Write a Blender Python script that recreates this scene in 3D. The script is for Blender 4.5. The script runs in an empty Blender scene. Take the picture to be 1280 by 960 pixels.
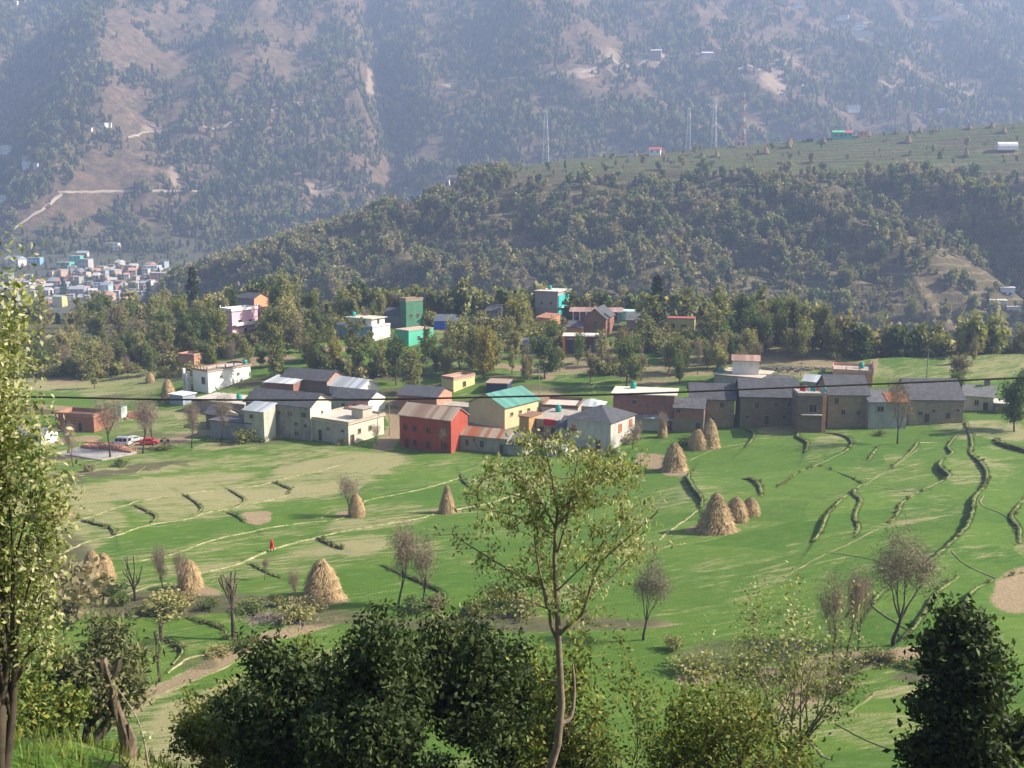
HAZE_D, SUN_E, SKY_E, EXPO = .00037, 5.0, .065, 1.25
import bpy, math, random
import numpy as np
from mathutils import Vector, Matrix, Euler
random.seed(7); RNG = np.random.default_rng(11)
SC = bpy.context.scene
COL = SC.collection
F = 1300.0
PITCH = math.radians(10.03)
FW = np.array([0, math.cos(PITCH), -math.sin(PITCH)]); UP = np.array([0, math.sin(PITCH), math.cos(PITCH)])

# ------------------------------------------------------------------ noise
def _hash(ix, iy, seed):
    h = (ix.astype(np.int64) * 374761393 + iy.astype(np.int64) * 668265263 + seed * 974634777) & 0x7fffffff
    h = ((h ^ (h >> 13)) * 1274126177) & 0x7fffffff
    h = (h ^ (h >> 16)) & 0xffff
    return h / 32767.5 - 1.0
def vnoise(x, y, seed=0):
    ix = np.floor(x); iy = np.floor(y); fx = x - ix; fy = y - iy
    fx = fx * fx * (3 - 2 * fx); fy = fy * fy * (3 - 2 * fy)
    a = _hash(ix, iy, seed); b = _hash(ix + 1, iy, seed); c = _hash(ix, iy + 1, seed); d = _hash(ix + 1, iy + 1, seed)
    return (a * (1 - fx) + b * fx) * (1 - fy) + (c * (1 - fx) + d * fx) * fy
def fbm(x, y, seed=0, o=4):
    s = 0; a = 1; t = 0
    for k in range(o):
        s = s + a * vnoise(x * 2 ** k + k * 17.3, y * 2 ** k - k * 9.1, seed + k); t += a; a *= .5
    return s / t
def sstep(a, b, x):
    t = np.clip((x - a) / (b - a), 0, 1); return t * t * (3 - 2 * t)

# ------------------------------------------------------------------ terrain heights (camera eye is the origin)
PY = [-40, 0, 5, 16, 30, 50, 70, 85, 105, 128, 160, 190, 225, 258, 300, 330, 420]
PZ = [20, -1.7, -4.6, -11.6, -20, -31, -40, -43.3, -44.6, -46.5, -48.7, -50, -49.3, -45, -40, -37, -36]
PL = [20, -1.7, -4.6, -11.6, -20, -31, -40, -43.3, -44.6, -46.5, -48.7, -50.2, -50.4, -49.5, -48, -47.5, -46]
def z_near0(x, y):
    u = x / np.maximum(y + 2, 3)
    b = np.interp(y, PY, PZ); l = np.interp(y, PY, PL)
    s = sstep(-.42, -.2, u)
    z = b * s + l * (1 - s)
    z = z + np.clip(x - 12, 0, 120) * .045 * sstep(95, 150, y)
    z = z + np.clip(-x - 30, 0, 60) * .01 * sstep(90, 120, y)
    z = z + 3.3 * np.exp(-((x + 13) / 5.5) ** 2 - ((y - 27) / 7) ** 2)
    z = z + fbm(x / 45, y / 45, 3, 3) * .9 * sstep(60, 110, y) + fbm(x / 7, y / 7, 5, 3) * .14
    ye = np.interp(u, [-.6, -.3, -.1, .2, .33, .6], [400, 380, 332, 322, 266, 262]) + 6 * fbm(x / 40, y * 0, 8, 2)
    z = z - .55 * np.clip(y - ye, 0, 500)
    return np.maximum(z, -112)
CRX = [-100, 120, 230, 290, 400, 470, 540, 620, 700, 800, 900, 1000, 1100, 1200, 1280, 1400, 1600]
CRR = [470, 400, 352, 332, 296, 268, 243, 212, 200, 192, 183, 175, 166, 158, 151, 142, 130]
SHR = [470, 400, 354, 335, 300, 275, 252, 228, 220, 214, 214, 214, 212, 210, 208, 205, 200]
def _zrow(row, D):
    return -D * np.tan(PITCH + np.arctan((row - 480) / F))
def z_ridge(x, y):
    u = x / y; px = 640 + u * F / 1.0
    zc = _zrow(np.interp(px, CRX, CRR), 900.); zs = _zrow(np.interp(px, CRX, SHR), 745.)
    w = fbm(x / 260, y / 260, 21, 2) * 60
    t = np.clip((y - 505 + w * .3) / (745 - 505), 0, 1)
    zf = -112 + (zs + 112) * (t ** .9)
    sp = fbm((x + .55 * y) / 125, y / 330, 31, 4)
    sp = (1 - 2 * np.abs(sp)) * 1.0 - .55
    zf = zf + 44 * sp * np.sin(np.pi * t) ** .8
    t2 = np.clip((y - 745) / 155, 0, 1)
    zt = zs + (zc - zs) * (t2 ** .85)
    k = np.floor(t2 * 11); ft = t2 * 11 - k
    zt = np.where(px > 600, zs + (zc - zs) * ((k + sstep(.75, 1, ft)) / 11), zt)
    z = np.where(y < 745, zf, zt)
    z = z + fbm(x / 40, y / 40, 41, 3) * np.where(y < 745, 4.5, .8)
    z = z - .75 * np.clip(y - 900, 0, 400) - 1.0 * np.clip(y - 960, 0, 400)
    return np.maximum(z, -114)
def z_mount(x, y):
    u = x / y
    sh = 110 * sstep(.05, .4, u) + 60 * sstep(-.25, .1, u)
    yy = y - sh
    z = np.interp(yy, [800, 950, 1150, 1300, 2300, 3000], [-100, -97, -64, -5, 540, 620])
    z = np.minimum(z, 560 + .1 * (z - 560))
    lx = x + fbm(x / 700, y / 700, 51, 2) * 240
    r1 = 1 - 2 * np.abs(fbm(lx / 520, y / 1300, 52, 3)); r2 = 1 - 2 * np.abs(fbm((lx + .3 * y) / 210, y / 520, 57, 3))
    amp = sstep(1100, 1400, yy)
    z = z + amp * (72 * (r1 - .6) + 34 * (r2 - .6) + 20 * fbm(x / 80, y / 90, 61, 4))
    uc = np.interp(y, [1100, 1400, 1800, 2200], [-.50, -.42, -.375, -.29])
    z = z + 50 * np.exp(-((u - uc) / .045) ** 2) * sstep(1120, 1350, y) - 70 * np.exp(-((u - uc + .1) / .05) ** 2) * sstep(1150, 1500, y)
    z = z - 50 * np.exp(-((u + .115 + .00003 * (y - 1500)) / .020) ** 2) * amp
    z = z + 32 * np.exp(-((u - .02) / .05) ** 2) * amp
    return np.maximum(z, -114)
POLY = []           # terrace walls, world polylines with height
def offs(x, y):
    x = np.asarray(x, float); y = np.asarray(y, float)
    out = np.zeros(x.shape)
    for pts, h in POLY:
        P_ = np.array(pts)
        m = (x > P_[:, 0].min() - 16) & (x < P_[:, 0].max() + 16) & (y > P_[:, 1].min() - 9) & (y < P_[:, 1].max() + 9)
        if not m.any(): continue
        xs = x[m]; ys = y[m]; best = np.full(xs.shape, 1e9); sg = np.zeros(xs.shape); al = np.zeros(xs.shape)
        n = len(P_) - 1
        for i in range(n):
            ax, ay = P_[i, :2]; bx, by = P_[i + 1, :2]; dx = bx - ax; dy = by - ay; L2 = dx * dx + dy * dy + 1e-9
            t = np.clip(((xs - ax) * dx + (ys - ay) * dy) / L2, 0, 1)
            d = np.hypot(xs - ax - t * dx, ys - ay - t * dy)
            c = dx * (ys - ay) - dy * (xs - ax)
            k = d < best
            best = np.where(k, d, best); sg = np.where(k, c, sg); al = np.where(k, (i + t) / n, al)
        # lines are drawn from far to near: positive cross = east (raised) side
        e = np.sin(np.pi * np.clip(al, .02, .98)) ** .35
        v = np.where(sg > 0, sstep(-.05, .3, best) * np.exp(-best / 7.), 0) * h * e * (best < 15)
        o = out[m]; out[m] = np.maximum(o, v)
    return out
def z_near(x, y): return z_near0(x, y) + offs(x, y)
def H(x, y, base=False):
    x = np.asarray(x, float); y = np.asarray(y, float)
    a = (z_near0 if base else z_near)(x, np.minimum(y, 470))
    a = np.where(y > 470, -200, a)
    r = np.where((y > 440) & (y < 1150), z_ridge(x, np.maximum(y, 400)), -200)
    m = np.where(y > 850, z_mount(x, np.maximum(y, 800)), -200)
    return np.maximum(np.maximum(a, r), m)
def P(px, row, base=False, lo=4., hi=3000.):
    """the ground point seen at a pixel of the 1280 x 960 photograph"""
    d = FW + (px - 640) / F * np.array([1, 0, 0]) + (480 - row) / F * UP
    t = np.concatenate([np.geomspace(lo, 500, 1400), np.arange(502, hi, 3.)])
    x = d[0] / d[1] * t; z = d[2] / d[1] * t
    g = H(x, t, True) - z
    k = np.argmax(g > 0)
    if g[k] <= 0: return P(px, row + 1.5, base, lo, hi)
    a, b = t[max(k - 1, 0)], t[k]
    if not base and b < 260: a -= 9
    tt = np.linspace(a, b, 30); g = H(d[0] / d[1] * tt, tt, base) - d[2] / d[1] * tt
    k = int(np.argmax(g > 0)); y = tt[k]
    return Vector((d[0] / d[1] * y, y, float(H(np.array([d[0] / d[1] * y]), np.array([y]), base)[0])))
def proj(p):
    p = np.array(p); D = p @ FW; return 640 + F * p[0] / D, 480 - F * (p @ UP) / D
def at_depth(px, row, y):
    d = FW + (px - 640) / F * np.array([1, 0, 0]) + (480 - row) / F * UP
    return Vector(d / d[1] * y)

# ------------------------------------------------------------------ tagging and mesh helpers
def tag(o, label=None, cat=None, group=None, kind=None):
    if label: o['label'] = label
    if cat: o['category'] = cat
    if group: o['group'] = group
    if kind: o['kind'] = kind
    return o
def empty(name, loc=(0, 0, 0), rz=0):
    o = bpy.data.objects.new(name, None); o.empty_display_size = .3; COL.objects.link(o); o.location = loc; o.rotation_euler = (0, 0, rz); return o
def link(name, me, parent=None):
    o = bpy.data.objects.new(name, me); COL.objects.link(o)
    if parent: o.parent = parent
    return o
def np_mesh(name, V, Fq, mat, smooth=False, nv=4):
    me = bpy.data.meshes.new(name); V = np.asarray(V, np.float32); Fq = np.asarray(Fq, np.int32)
    me.vertices.add(len(V)); me.vertices.foreach_set('co', V.ravel())
    n = len(Fq); me.loops.add(n * nv); me.loops.foreach_set('vertex_index', Fq.ravel())
    me.polygons.add(n); me.polygons.foreach_set('loop_start', np.arange(n) * nv); me.polygons.foreach_set('loop_total', np.full(n, nv))
    if smooth: me.polygons.foreach_set('use_smooth', np.ones(n, bool))
    me.update(calc_edges=True)
    if mat: me.materials.append(mat)
    return me
class MB:
    def __init__(s): s.v = []; s.f = []; s.m = []
    def add(s, vs, fs, mi=0):
        k = len(s.v); s.v += [tuple(v) for v in vs]; s.f += [tuple(k + i for i in f) for f in fs]; s.m += [mi] * len(fs); return s
    def box(s, x0, x1, y0, y1, z0, z1, mi=0, side=None):
        return s.add([(x0, y0, z0), (x1, y0, z0), (x1, y1, z0), (x0, y1, z0), (x0, y0, z1), (x1, y0, z1), (x1, y1, z1), (x0, y1, z1)],
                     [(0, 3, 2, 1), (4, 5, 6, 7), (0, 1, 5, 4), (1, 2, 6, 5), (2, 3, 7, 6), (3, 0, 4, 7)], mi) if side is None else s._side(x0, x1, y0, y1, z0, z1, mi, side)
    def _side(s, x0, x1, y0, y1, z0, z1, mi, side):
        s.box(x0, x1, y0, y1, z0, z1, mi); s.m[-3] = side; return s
    def slab(s, q, t, mi=0):
        """a quad or polygon (counter-clockwise from above) thickened downwards by t"""
        n = len(q); lo = [(a, b, c - t) for a, b, c in q]
        return s.add(list(q) + lo, [tuple(range(n)), tuple(reversed(range(n, 2 * n)))] + [(i, i + n, (i + 1) % n + n, (i + 1) % n) for i in range(n)], mi)
    def tube(s, pts, rs, n=6, cap=True, mi=0):
        pts = [Vector(p) for p in pts]; k = len(pts)
        if not hasattr(rs, '__len__'): rs = [rs] * k
        vs = []; fs = []
        up = Vector((0, 0, 1)) if abs((pts[-1] - pts[0]).normalized().z) < .9 else Vector((1, 0, 0))
        for i, p in enumerate(pts):
            d = (pts[min(i + 1, k - 1)] - pts[max(i - 1, 0)]).normalized()
            a = d.cross(up).normalized(); b = d.cross(a)
            for j in range(n):
                t = 2 * math.pi * j / n; vs.append(p + (a * math.cos(t) + b * math.sin(t)) * rs[i])
        for i in range(k - 1):
            for j in range(n): fs.append((i * n + j, i * n + (j + 1) % n, (i + 1) * n + (j + 1) % n, (i + 1) * n + j))
        if cap: fs += [tuple(reversed(range(n))), tuple(range((k - 1) * n, k * n))]
        return s.add(vs, fs, mi)
    def lathe(s, prof, n=12, c=(0, 0, 0), mi=0):
        vs = []; fs = []
        for r, z in prof:
            for j in range(n): t = 2 * math.pi * j / n; vs.append((c[0] + r * math.cos(t), c[1] + r * math.sin(t), c[2] + z))
        for i in range(len(prof) - 1):
            for j in range(n): fs.append((i * n + j, i * n + (j + 1) % n, (i + 1) * n + (j + 1) % n, (i + 1) * n + j))
        fs += [tuple(reversed(range(n))), tuple(range((len(prof) - 1) * n, len(prof) * n))]
        return s.add(vs, fs, mi)
    def build(s, name, mat, parent=None, smooth=False):
        me = bpy.data.meshes.new(name); me.from_pydata(s.v, [], s.f)
        for m in (mat if isinstance(mat, (list, tuple)) else [mat]): me.materials.append(m)
        if any(s.m): me.polygons.foreach_set('material_index', s.m)
        if smooth: me.polygons.foreach_set('use_smooth', [True] * len(me.polygons))
        me.update(); return link(name, me, parent)
def copy_tree(o):
    c = o.copy(); COL.objects.link(c)
    for ch in o.children:
        d = ch.copy(); COL.objects.link(d); d.parent = c
        for g in ch.children:
            e = g.copy(); COL.objects.link(e); e.parent = d
    return c

# ------------------------------------------------------------------ materials
def newmat(name, rough=.85):
    m = bpy.data.materials.new(name); m.use_nodes = True; nt = m.node_tree
    b = nt.nodes['Principled BSDF']; b.inputs['Roughness'].default_value = rough
    if 'Specular IOR Level' in b.inputs: b.inputs['Specular IOR Level'].default_value = .25
    return m, nt, b
def nd(nt, t, **kw):
    n = nt.nodes.new(t)
    for k, v in kw.items():
        if k.startswith('i_'): n.inputs[k[2:].replace('_', ' ')].default_value = v
        else: setattr(n, k, v)
    return n
def ramp(nt, fac, stops):
    r = nt.nodes.new('ShaderNodeValToRGB'); e = r.color_ramp.elements
    while len(e) < len(stops): e.new(.5)
    for a, (p, c) in zip(e, stops): a.position = p; a.color = (*c, 1) if len(c) == 3 else c
    nt.links.new(fac, r.inputs['Fac']); return r.outputs['Color']
def mix(nt, fac, a, b, mode='MIX'):
    n = nt.nodes.new('ShaderNodeMix'); n.data_type = 'RGBA'; n.blend_type = mode
    for s, v in ((n.inputs[0], fac), (n.inputs[6], a), (n.inputs[7], b)):
        if hasattr(v, 'is_linked'): nt.links.new(v, s)
        elif isinstance(v, (int, float)): s.default_value = v
        else: s.default_value = (*v, 1) if len(v) == 3 else v
    return n.outputs[2]
def math_(nt, op, a, b=0.):
    n = nt.nodes.new('ShaderNodeMath'); n.operation = op
    for i, v in enumerate((a, b)):
        if hasattr(v, 'is_linked'): nt.links.new(v, n.inputs[i])
        else: n.inputs[i].default_value = v
    return n.outputs[0]
def noise(nt, vec, scale, detail=4, rough=.6, dist=0):
    n = nt.nodes.new('ShaderNodeTexNoise'); n.inputs['Scale'].default_value = scale; n.inputs['Detail'].default_value = detail
    n.inputs['Roughness'].default_value = rough; n.inputs['Distortion'].default_value = dist
    if vec is not None: nt.links.new(vec, n.inputs['Vector'])
    return n.outputs['Fac']
def objco(nt): return nt.nodes.new('ShaderNodeTexCoord').outputs['Object']
def scaled(nt, vec, s):
    n = nt.nodes.new('ShaderNodeMapping'); nt.links.new(vec, n.inputs['Vector']); n.inputs['Scale'].default_value = s; return n.outputs[0]
def bump(nt, b, h, dist=.05, st=.6):
    n = nt.nodes.new('ShaderNodeBump'); n.inputs['Distance'].default_value = dist; n.inputs['Strength'].default_value = st
    nt.links.new(h, n.inputs['Height']); nt.links.new(n.outputs[0], b.inputs['Normal'])
_mc = {}
def shade(c, k): return tuple(min(1, v * k) for v in c)
def m_plain(c, rough=.8, var=.18, sc=2., metal=0):
    key = ('p', c, rough, var, sc, metal)
    if key in _mc: return _mc[key]
    m, nt, b = newmat('painted_surface', rough); n = noise(nt, objco(nt), sc)
    nt.links.new(ramp(nt, n, [(.3, shade(c, 1 - var)), (.7, shade(c, 1 + var))]), b.inputs['Base Color']); b.inputs['Metallic'].default_value = metal
    _mc[key] = m; return m
def m_plaster(c, dirt=.5, dc=None):
    key = ('pl', c, dirt, dc)
    if key in _mc: return _mc[key]
    m, nt, b = newmat('weathered_plaster', .9); co = objco(nt)
    n1 = noise(nt, scaled(nt, co, (1, 1, .35)), .9, 6, .65); n2 = noise(nt, co, 5, 4)
    col = ramp(nt, n1, [(.35, dc or shade(c, 1 - dirt)), (.55, c), (.8, shade(c, 1.1))])
    col = mix(nt, .25, col, ramp(nt, n2, [(.3, shade(c, .6)), (.7, shade(c, 1.2))]))
    nt.links.new(col, b.inputs['Base Color']); bump(nt, b, n2, .03); _mc[key] = m; return m
def wallco(nt, s=1.):
    co = objco(nt); sp = nt.nodes.new('ShaderNodeSeparateXYZ'); nt.links.new(co, sp.inputs[0])
    a = math_(nt, 'ADD', sp.outputs[0], sp.outputs[1]); cb = nt.nodes.new('ShaderNodeCombineXYZ')
    nt.links.new(a, cb.inputs[0]); nt.links.new(sp.outputs[2], cb.inputs[1]); return cb.outputs[0], co
def m_brick(c, c2=None, mortar=(.28, .25, .22), bw=.5, bh=.18):
    key = ('b', c, c2, mortar, bw, bh)
    if key in _mc: return _mc[key]
    m, nt, b = newmat('brickwork', .92); v, co = wallco(nt)
    t = nt.nodes.new('ShaderNodeTexBrick'); nt.links.new(v, t.inputs['Vector'])
    t.inputs['Scale'].default_value = 1; t.inputs['Brick Width'].default_value = bw; t.inputs['Row Height'].default_value = bh; t.inputs['Mortar Size'].default_value = .02
    t.inputs['Color1'].default_value = (*shade(c, .85), 1); t.inputs['Color2'].default_value = (*(c2 or shade(c, 1.2)), 1); t.inputs['Mortar'].default_value = (*mortar, 1)
    n = noise(nt, co, .8, 5)
    nt.links.new(mix(nt, .55, t.outputs['Color'], ramp(nt, n, [(.3, shade(c, .6)), (.7, shade(c, 1.3))])), b.inputs['Base Color'])
    bump(nt, b, t.outputs['Fac'], -.03); _mc[key] = m; return m
def m_stone(c):
    key = ('s', c)
    if key in _mc: return _mc[key]
    m, nt, b = newmat('rubble_stone', .95); v, co = wallco(nt)
    t = nt.nodes.new('ShaderNodeTexVoronoi'); t.inputs['Scale'].default_value = 2.6; nt.links.new(scaled(nt, co, (1, 1, 2)), t.inputs['Vector'])
    n = noise(nt, co, .6, 6, .7)
    col = mix(nt, .5, ramp(nt, t.outputs['Distance'], [(.0, shade(c, 1.25)), (.6, shade(c, .55))]), ramp(nt, n, [(.3, shade(c, .6)), (.7, shade(c, 1.35))]))
    nt.links.new(col, b.inputs['Base Color']); bump(nt, b, t.outputs['Distance'], -.1); _mc[key] = m; return m
def m_slate(c=(.085, .088, .10), sc=1.):
    key = ('sl', c, sc)
    if key in _mc: return _mc[key]
    m, nt, b = newmat('slate_tiles', .7); co = objco(nt)
    t = nt.nodes.new('ShaderNodeTexBrick'); nt.links.new(co, t.inputs['Vector'])
    t.inputs['Scale'].default_value = 1; t.inputs['Brick Width'].default_value = .55 * sc; t.inputs['Row Height'].default_value = .38 * sc; t.inputs['Mortar Size'].default_value = .025
    t.inputs['Color1'].default_value = (*shade(c, .7), 1); t.inputs['Color2'].default_value = (*shade(c, 1.5), 1); t.inputs['Mortar'].default_value = (*shade(c, .35), 1)
    n = noise(nt, co, 1.1, 6, .7)
    nt.links.new(mix(nt, .5, t.outputs['Color'], ramp(nt, n, [(.3, shade(c, .6)), (.72, shade(c, 1.6))])), b.inputs['Base Color'])
    bump(nt, b, t.outputs['Fac'], -.04); _mc[key] = m; return m
def m_tin(c, c2=None, axis=0, rough=.5):
    """corrugated sheet; the sheets differ along the ridge and rust in blotches"""
    key = ('t', c, c2, axis, rough)
    if key in _mc: return _mc[key]
    m, nt, b = newmat('corrugated_sheet', rough); co = objco(nt)
    sp = nt.nodes.new('ShaderNodeSeparateXYZ'); nt.links.new(co, sp.inputs[0])
    fl = math_(nt, 'FLOOR', math_(nt, 'MULTIPLY', sp.outputs[axis], 1.1)); wn = nt.nodes.new('ShaderNodeTexWhiteNoise'); wn.noise_dimensions = '1D'; nt.links.new(fl, wn.inputs['W'])
    n = noise(nt, co, .9, 5, .7); c2 = c2 or shade(c, .7)
    f = math_(nt, 'ADD', math_(nt, 'MULTIPLY', wn.outputs[0], .6), math_(nt, 'MULTIPLY', n, .4))
    nt.links.new(ramp(nt, f, [(.25, c2), (.45, shade(c, .9)), (.75, shade(c, 1.15))]), b.inputs['Base Color'])
    w = math_(nt, 'SINE', math_(nt, 'MULTIPLY', sp.outputs[axis], 2 * math.pi / .25)); bump(nt, b, w, .03, .8)
    _mc[key] = m; return m
def m_leaf(name, cols, trans=.28, hue_obj=True, vein=.35):
    m, nt, b = newmat(name, .6); nt.nodes.remove(b)
    oi = nt.nodes.new('ShaderNodeObjectInfo'); g = nt.nodes.new('ShaderNodeNewGeometry')
    f = g.outputs['Random Per Island']
    if hue_obj: f = math_(nt, 'ADD', math_(nt, 'MULTIPLY', oi.outputs['Random'], 1 - vein), math_(nt, 'MULTIPLY', f, vein))
    n = len(cols); c = ramp(nt, f, [(.12 + .76 * i / max(1, n - 1), k) for i, k in enumerate(cols)])
    pb = nt.nodes.new('ShaderNodeBsdfPrincipled'); pb.inputs['Roughness'].default_value = .62; pb.inputs['Specular IOR Level'].default_value = .2; nt.links.new(c, pb.inputs['Base Color'])
    tr = nt.nodes.new('ShaderNodeBsdfTranslucent'); nt.links.new(mix(nt, 1., c, (1.1, 1.2, .55), 'MULTIPLY'), tr.inputs['Color'])
    mx = nt.nodes.new('ShaderNodeMixShader'); mx.inputs[0].default_value = trans
    nt.links.new(pb.outputs[0], mx.inputs[1]); nt.links.new(tr.outputs[0], mx.inputs[2]); nt.links.new(mx.outputs[0], nt.nodes['Material Output'].inputs[0]); return m
def m_glass():
    if 'g' in _mc: return _mc['g']
    m, nt, b = newmat('window_glass', .2); b.inputs['Base Color'].default_value = (.02, .022, .026, 1); b.inputs['Specular IOR Level'].default_value = .5; _mc['g'] = m; return m
BARK = m_stone((.13, .105, .08)); BARKP = m_plain((.30, .26, .20), .9, .35, 6.); BARKD = m_plain((.07, .055, .04), .95, .35, 5.)
# ------------------------------------------------------------------ field lines read from the photograph, walked onto the ground
def zl(pts, ox, oy, s): return [(ox + x / s, oy + y / s) for x, y in pts]
A_ = lambda *p: zl(p, 800, 500, 2.667)
B_ = lambda *p: zl(p, 0, 560, 2.977)
C_ = lambda *p: zl(p, 400, 560, 3.2)
WALLS = [   # (points, height, label)
 (A_((170, 245), (160, 270), (180, 310), (203, 335), (205, 362)), .9, 'short curved dark terrace wall behind the big corn stack trio'),
 (A_((340, 266), (370, 273), (395, 290), (405, 328)), .7, 'small hooked dry stone wall above the round top stack'),
 (A_((600, 112), (650, 118), (690, 130), (705, 150), (690, 175), (650, 200), (590, 228), (530, 250), (490, 275), (460, 303)), .8, 'long stone field wall winding down from the brick pillar of the balcony tower'),
 (A_((350, 97), (378, 115), (375, 138), (350, 160)), .7, 'low stone wall hooking round the pale straw plot by the stone houses'),
 (A_((528, 108), (525, 130), (558, 150), (548, 180)), .7, 'short zigzag stone wall just below the balcony tower'),
 (A_((795, 160), (775, 188), (758, 212)), .7, 'very short stone wall left of the pale slender tree'),
 (A_((590, 228), (640, 242), (700, 262), (745, 285)), .35, 'low pale stone bund running across to the middle of the right terraces'),
 (A_((745, 283), (712, 318), (735, 350), (715, 400), (727, 440), (708, 468)), .9, 'wavy dark terrace wall in the middle of the right fields'),
 (A_((690, 322), (650, 365), (622, 400), (606, 440), (578, 478)), .9, 'slanting dark terrace wall beside the wavy one'),
 (A_((925, 143), (915, 165), (880, 200), (838, 232)), .7, 'short slanting stone wall right of the pale slender tree'),
 (A_((1052, 125), (1025, 165), (1040, 190), (1005, 215), (1000, 240), (1030, 270), (990, 295), (920, 330), (872, 358), (860, 385), (832, 420)), 1.1, 'long S shaped stone terrace wall under the grey annex'),
 (A_((1085, 80), (1105, 150), (1100, 190), (1140, 230), (1155, 270), (1145, 310), (1115, 345), (1105, 400), (1085, 450), (1045, 490), (985, 545), (920, 590), (860, 620), (800, 660), (775, 690)), 1.3, 'longest and highest winding stone terrace wall from the houses down the right fields'),
 (A_((1178, 138), (1200, 158), (1260, 174), (1320, 190)), 1.2, 'stone terrace wall at the right edge below the small porch house'),
 (A_((1290, 335), (1252, 380), (1235, 410), (1262, 450), (1262, 498)), 1.2, 'dark stone wall bulging at the right edge of the photo'),
 (A_((1062, 603), (1000, 650), (970, 690), (948, 730), (910, 780), (868, 812)), 1.0, 'dark earth bank wall just right of the forked bare tree'),
 (A_((1280, 590), (1200, 622), (1130, 655), (1092, 690), (1088, 745), (1100, 800)), 1.5, 'high bank wall holding the bare brown plot at lower right'),
 (B_((1020, 130), (1060, 150), (1080, 160), (1060, 180)), .5, 'tiny curved bank nearest the brown soil patch in the left field'),
 (B_((840, 150), (880, 178), (905, 195), (900, 215), (850, 237)), .5, 'small dark curved bank left of the brown soil patch'),
 (B_((680, 175), (722, 205), (747, 228), (735, 247), (695, 268)), .5, 'third small curved bank along the pale field path'),
 (B_((498, 215), (545, 240), (580, 265), (555, 292)), .5, 'second small curved bank from the left along the pale path'),
 (B_((300, 270), (350, 285), (410, 300), (425, 327)), .45, 'faint curved bank farthest left below the cone stack'),
 (B_((840, 243), (880, 258), (915, 280)), .6, 'short dark bank under the brown soil patch'),
 (B_((690, 633), (740, 650), (800, 668), (838, 695), (833, 718)), .45, 'dark curved bank across the round bright green plot'),
 (B_((600, 710), (650, 735), (677, 770), (640, 812)), .45, 'hooked dark bank beside the leaning stub tree'),
 (C_((240, 470), (330, 510), (420, 550), (490, 585), (497, 612)), .4, 'long faint bank behind the two slender bare trees'),
 (C_((0, 372), (40, 388), (90, 405)), .4, 'short faint bank by the path above the tall corn stack'),
 (C_((560, 108), (573, 135), (600, 162)), .4, 'small curved bank right of the stack by the footpath'),
 (B_((1175, 335), (1225, 360), (1280, 382)), .35, 'short bank above the tall corn stack near the red figure'),
 (B_((925, 432), (980, 460), (1050, 487)), .35, 'short bank just below the walking person in red'),
]
BUNDS = [   # pale trodden lines: points, width, height
 (B_((200, 303), (330, 260), (430, 225), (510, 200), (620, 182), (720, 168), (830, 155), (960, 140), (1100, 105), (1280, 60)), .7, .08),
 (B_((215, 400), (330, 350), (440, 325), (560, 287), (690, 268), (780, 240), (960, 205), (1070, 178)), .6, .08),
 (B_((740, 470), (850, 445), (940, 410), (1010, 380), (1100, 355), (1180, 335), (1280, 312)) + C_((120, 330), (240, 310), (390, 285), (450, 268), (560, 245), (650, 228), (730, 205), (900, 150)), 1.0, .12),
 (B_((460, 430), (600, 410), (720, 370), (790, 345), (900, 320), (1000, 300), (1130, 280), (1280, 262)) + C_((180, 215), (320, 185), (430, 160), (560, 120)), .6, .08),
 (B_((1190, 265), (1230, 235), (1310, 225)), .5, .06),
 (C_((30, 460), (130, 440), (250, 425), (360, 408), (480, 380)), .45, .06),
 (C_((150, 130), (260, 60), (330, 40), (410, 30)), .5, .05), (C_((560, 100), (640, 70), (740, 40)), .5, .06),
 (A_((1145, 320), (1135, 340), (1150, 360), (1200, 380), (1245, 402)), .5, .08), (A_((1040, 505), (1080, 550), (1140, 577), (1220, 592)), .45, .08),
 (A_((620, 512), (700, 520), (800, 540), (930, 570)), .4, .08), (A_((775, 690), (820, 722), (915, 765)), .45, .1),
 (A_((480, 590), (560, 545), (640, 505), (720, 470), (800, 430)), .4, .06), (A_((190, 370), (110, 430), (60, 470)), .7, .1),
 (A_((930, 142), (985, 141)), .6, .08), (A_((745, 285), (800, 250), (860, 215), (930, 160)), .4, .06), (A_((760, 290), (860, 300), (980, 302)), .35, .05),
 (B_((420, 100), (500, 95), (540, 70)), .5, .05), (B_((620, 840), (690, 790), (780, 768)), .6, .08), (B_((450, 560), (540, 520), (620, 505)), .7, .06),
 ([(1040, 950), (1010, 925), (985, 905)], .5, .05), ([(1045, 905), (1090, 930), (1140, 945)], .35, .05), ([(1060, 893), (1085, 875), (1098, 864)], .4, .15),
 ([(180, 880), (215, 862), (250, 848), (290, 832), (330, 812)], .5, .1), ([(860, 577), (900, 560), (960, 548), (1000, 545)], .5, .05),
]
for pts, h, lab in WALLS:
    w = [P(a, b, True) for a, b in pts]
    POLY.append(([(p.x, p.y) for p in w], h))
def smooth_line(pts, n=5):
    out = []
    for i in range(len(pts) - 1):
        p0 = Vector(pts[max(i - 1, 0)]); p1 = Vector(pts[i]); p2 = Vector(pts[i + 1]); p3 = Vector(pts[min(i + 2, len(pts) - 1)])
        for k in range(n):
            t = k / n; out.append(.5 * ((2 * p1) + (p2 - p0) * t + (2 * p0 - 5 * p1 + 4 * p2 - p3) * t * t + (3 * p1 - p0 - 3 * p2 + p3) * t ** 3))
    out.append(Vector(pts[-1])); return out
POLY = [([tuple(v) for v in smooth_line([Vector((a, b, 0)) for a, b in p], 4)], h) for p, h in POLY]
POLY = [([(v[0], v[1]) for v in p], h) for p, h in POLY]

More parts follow.
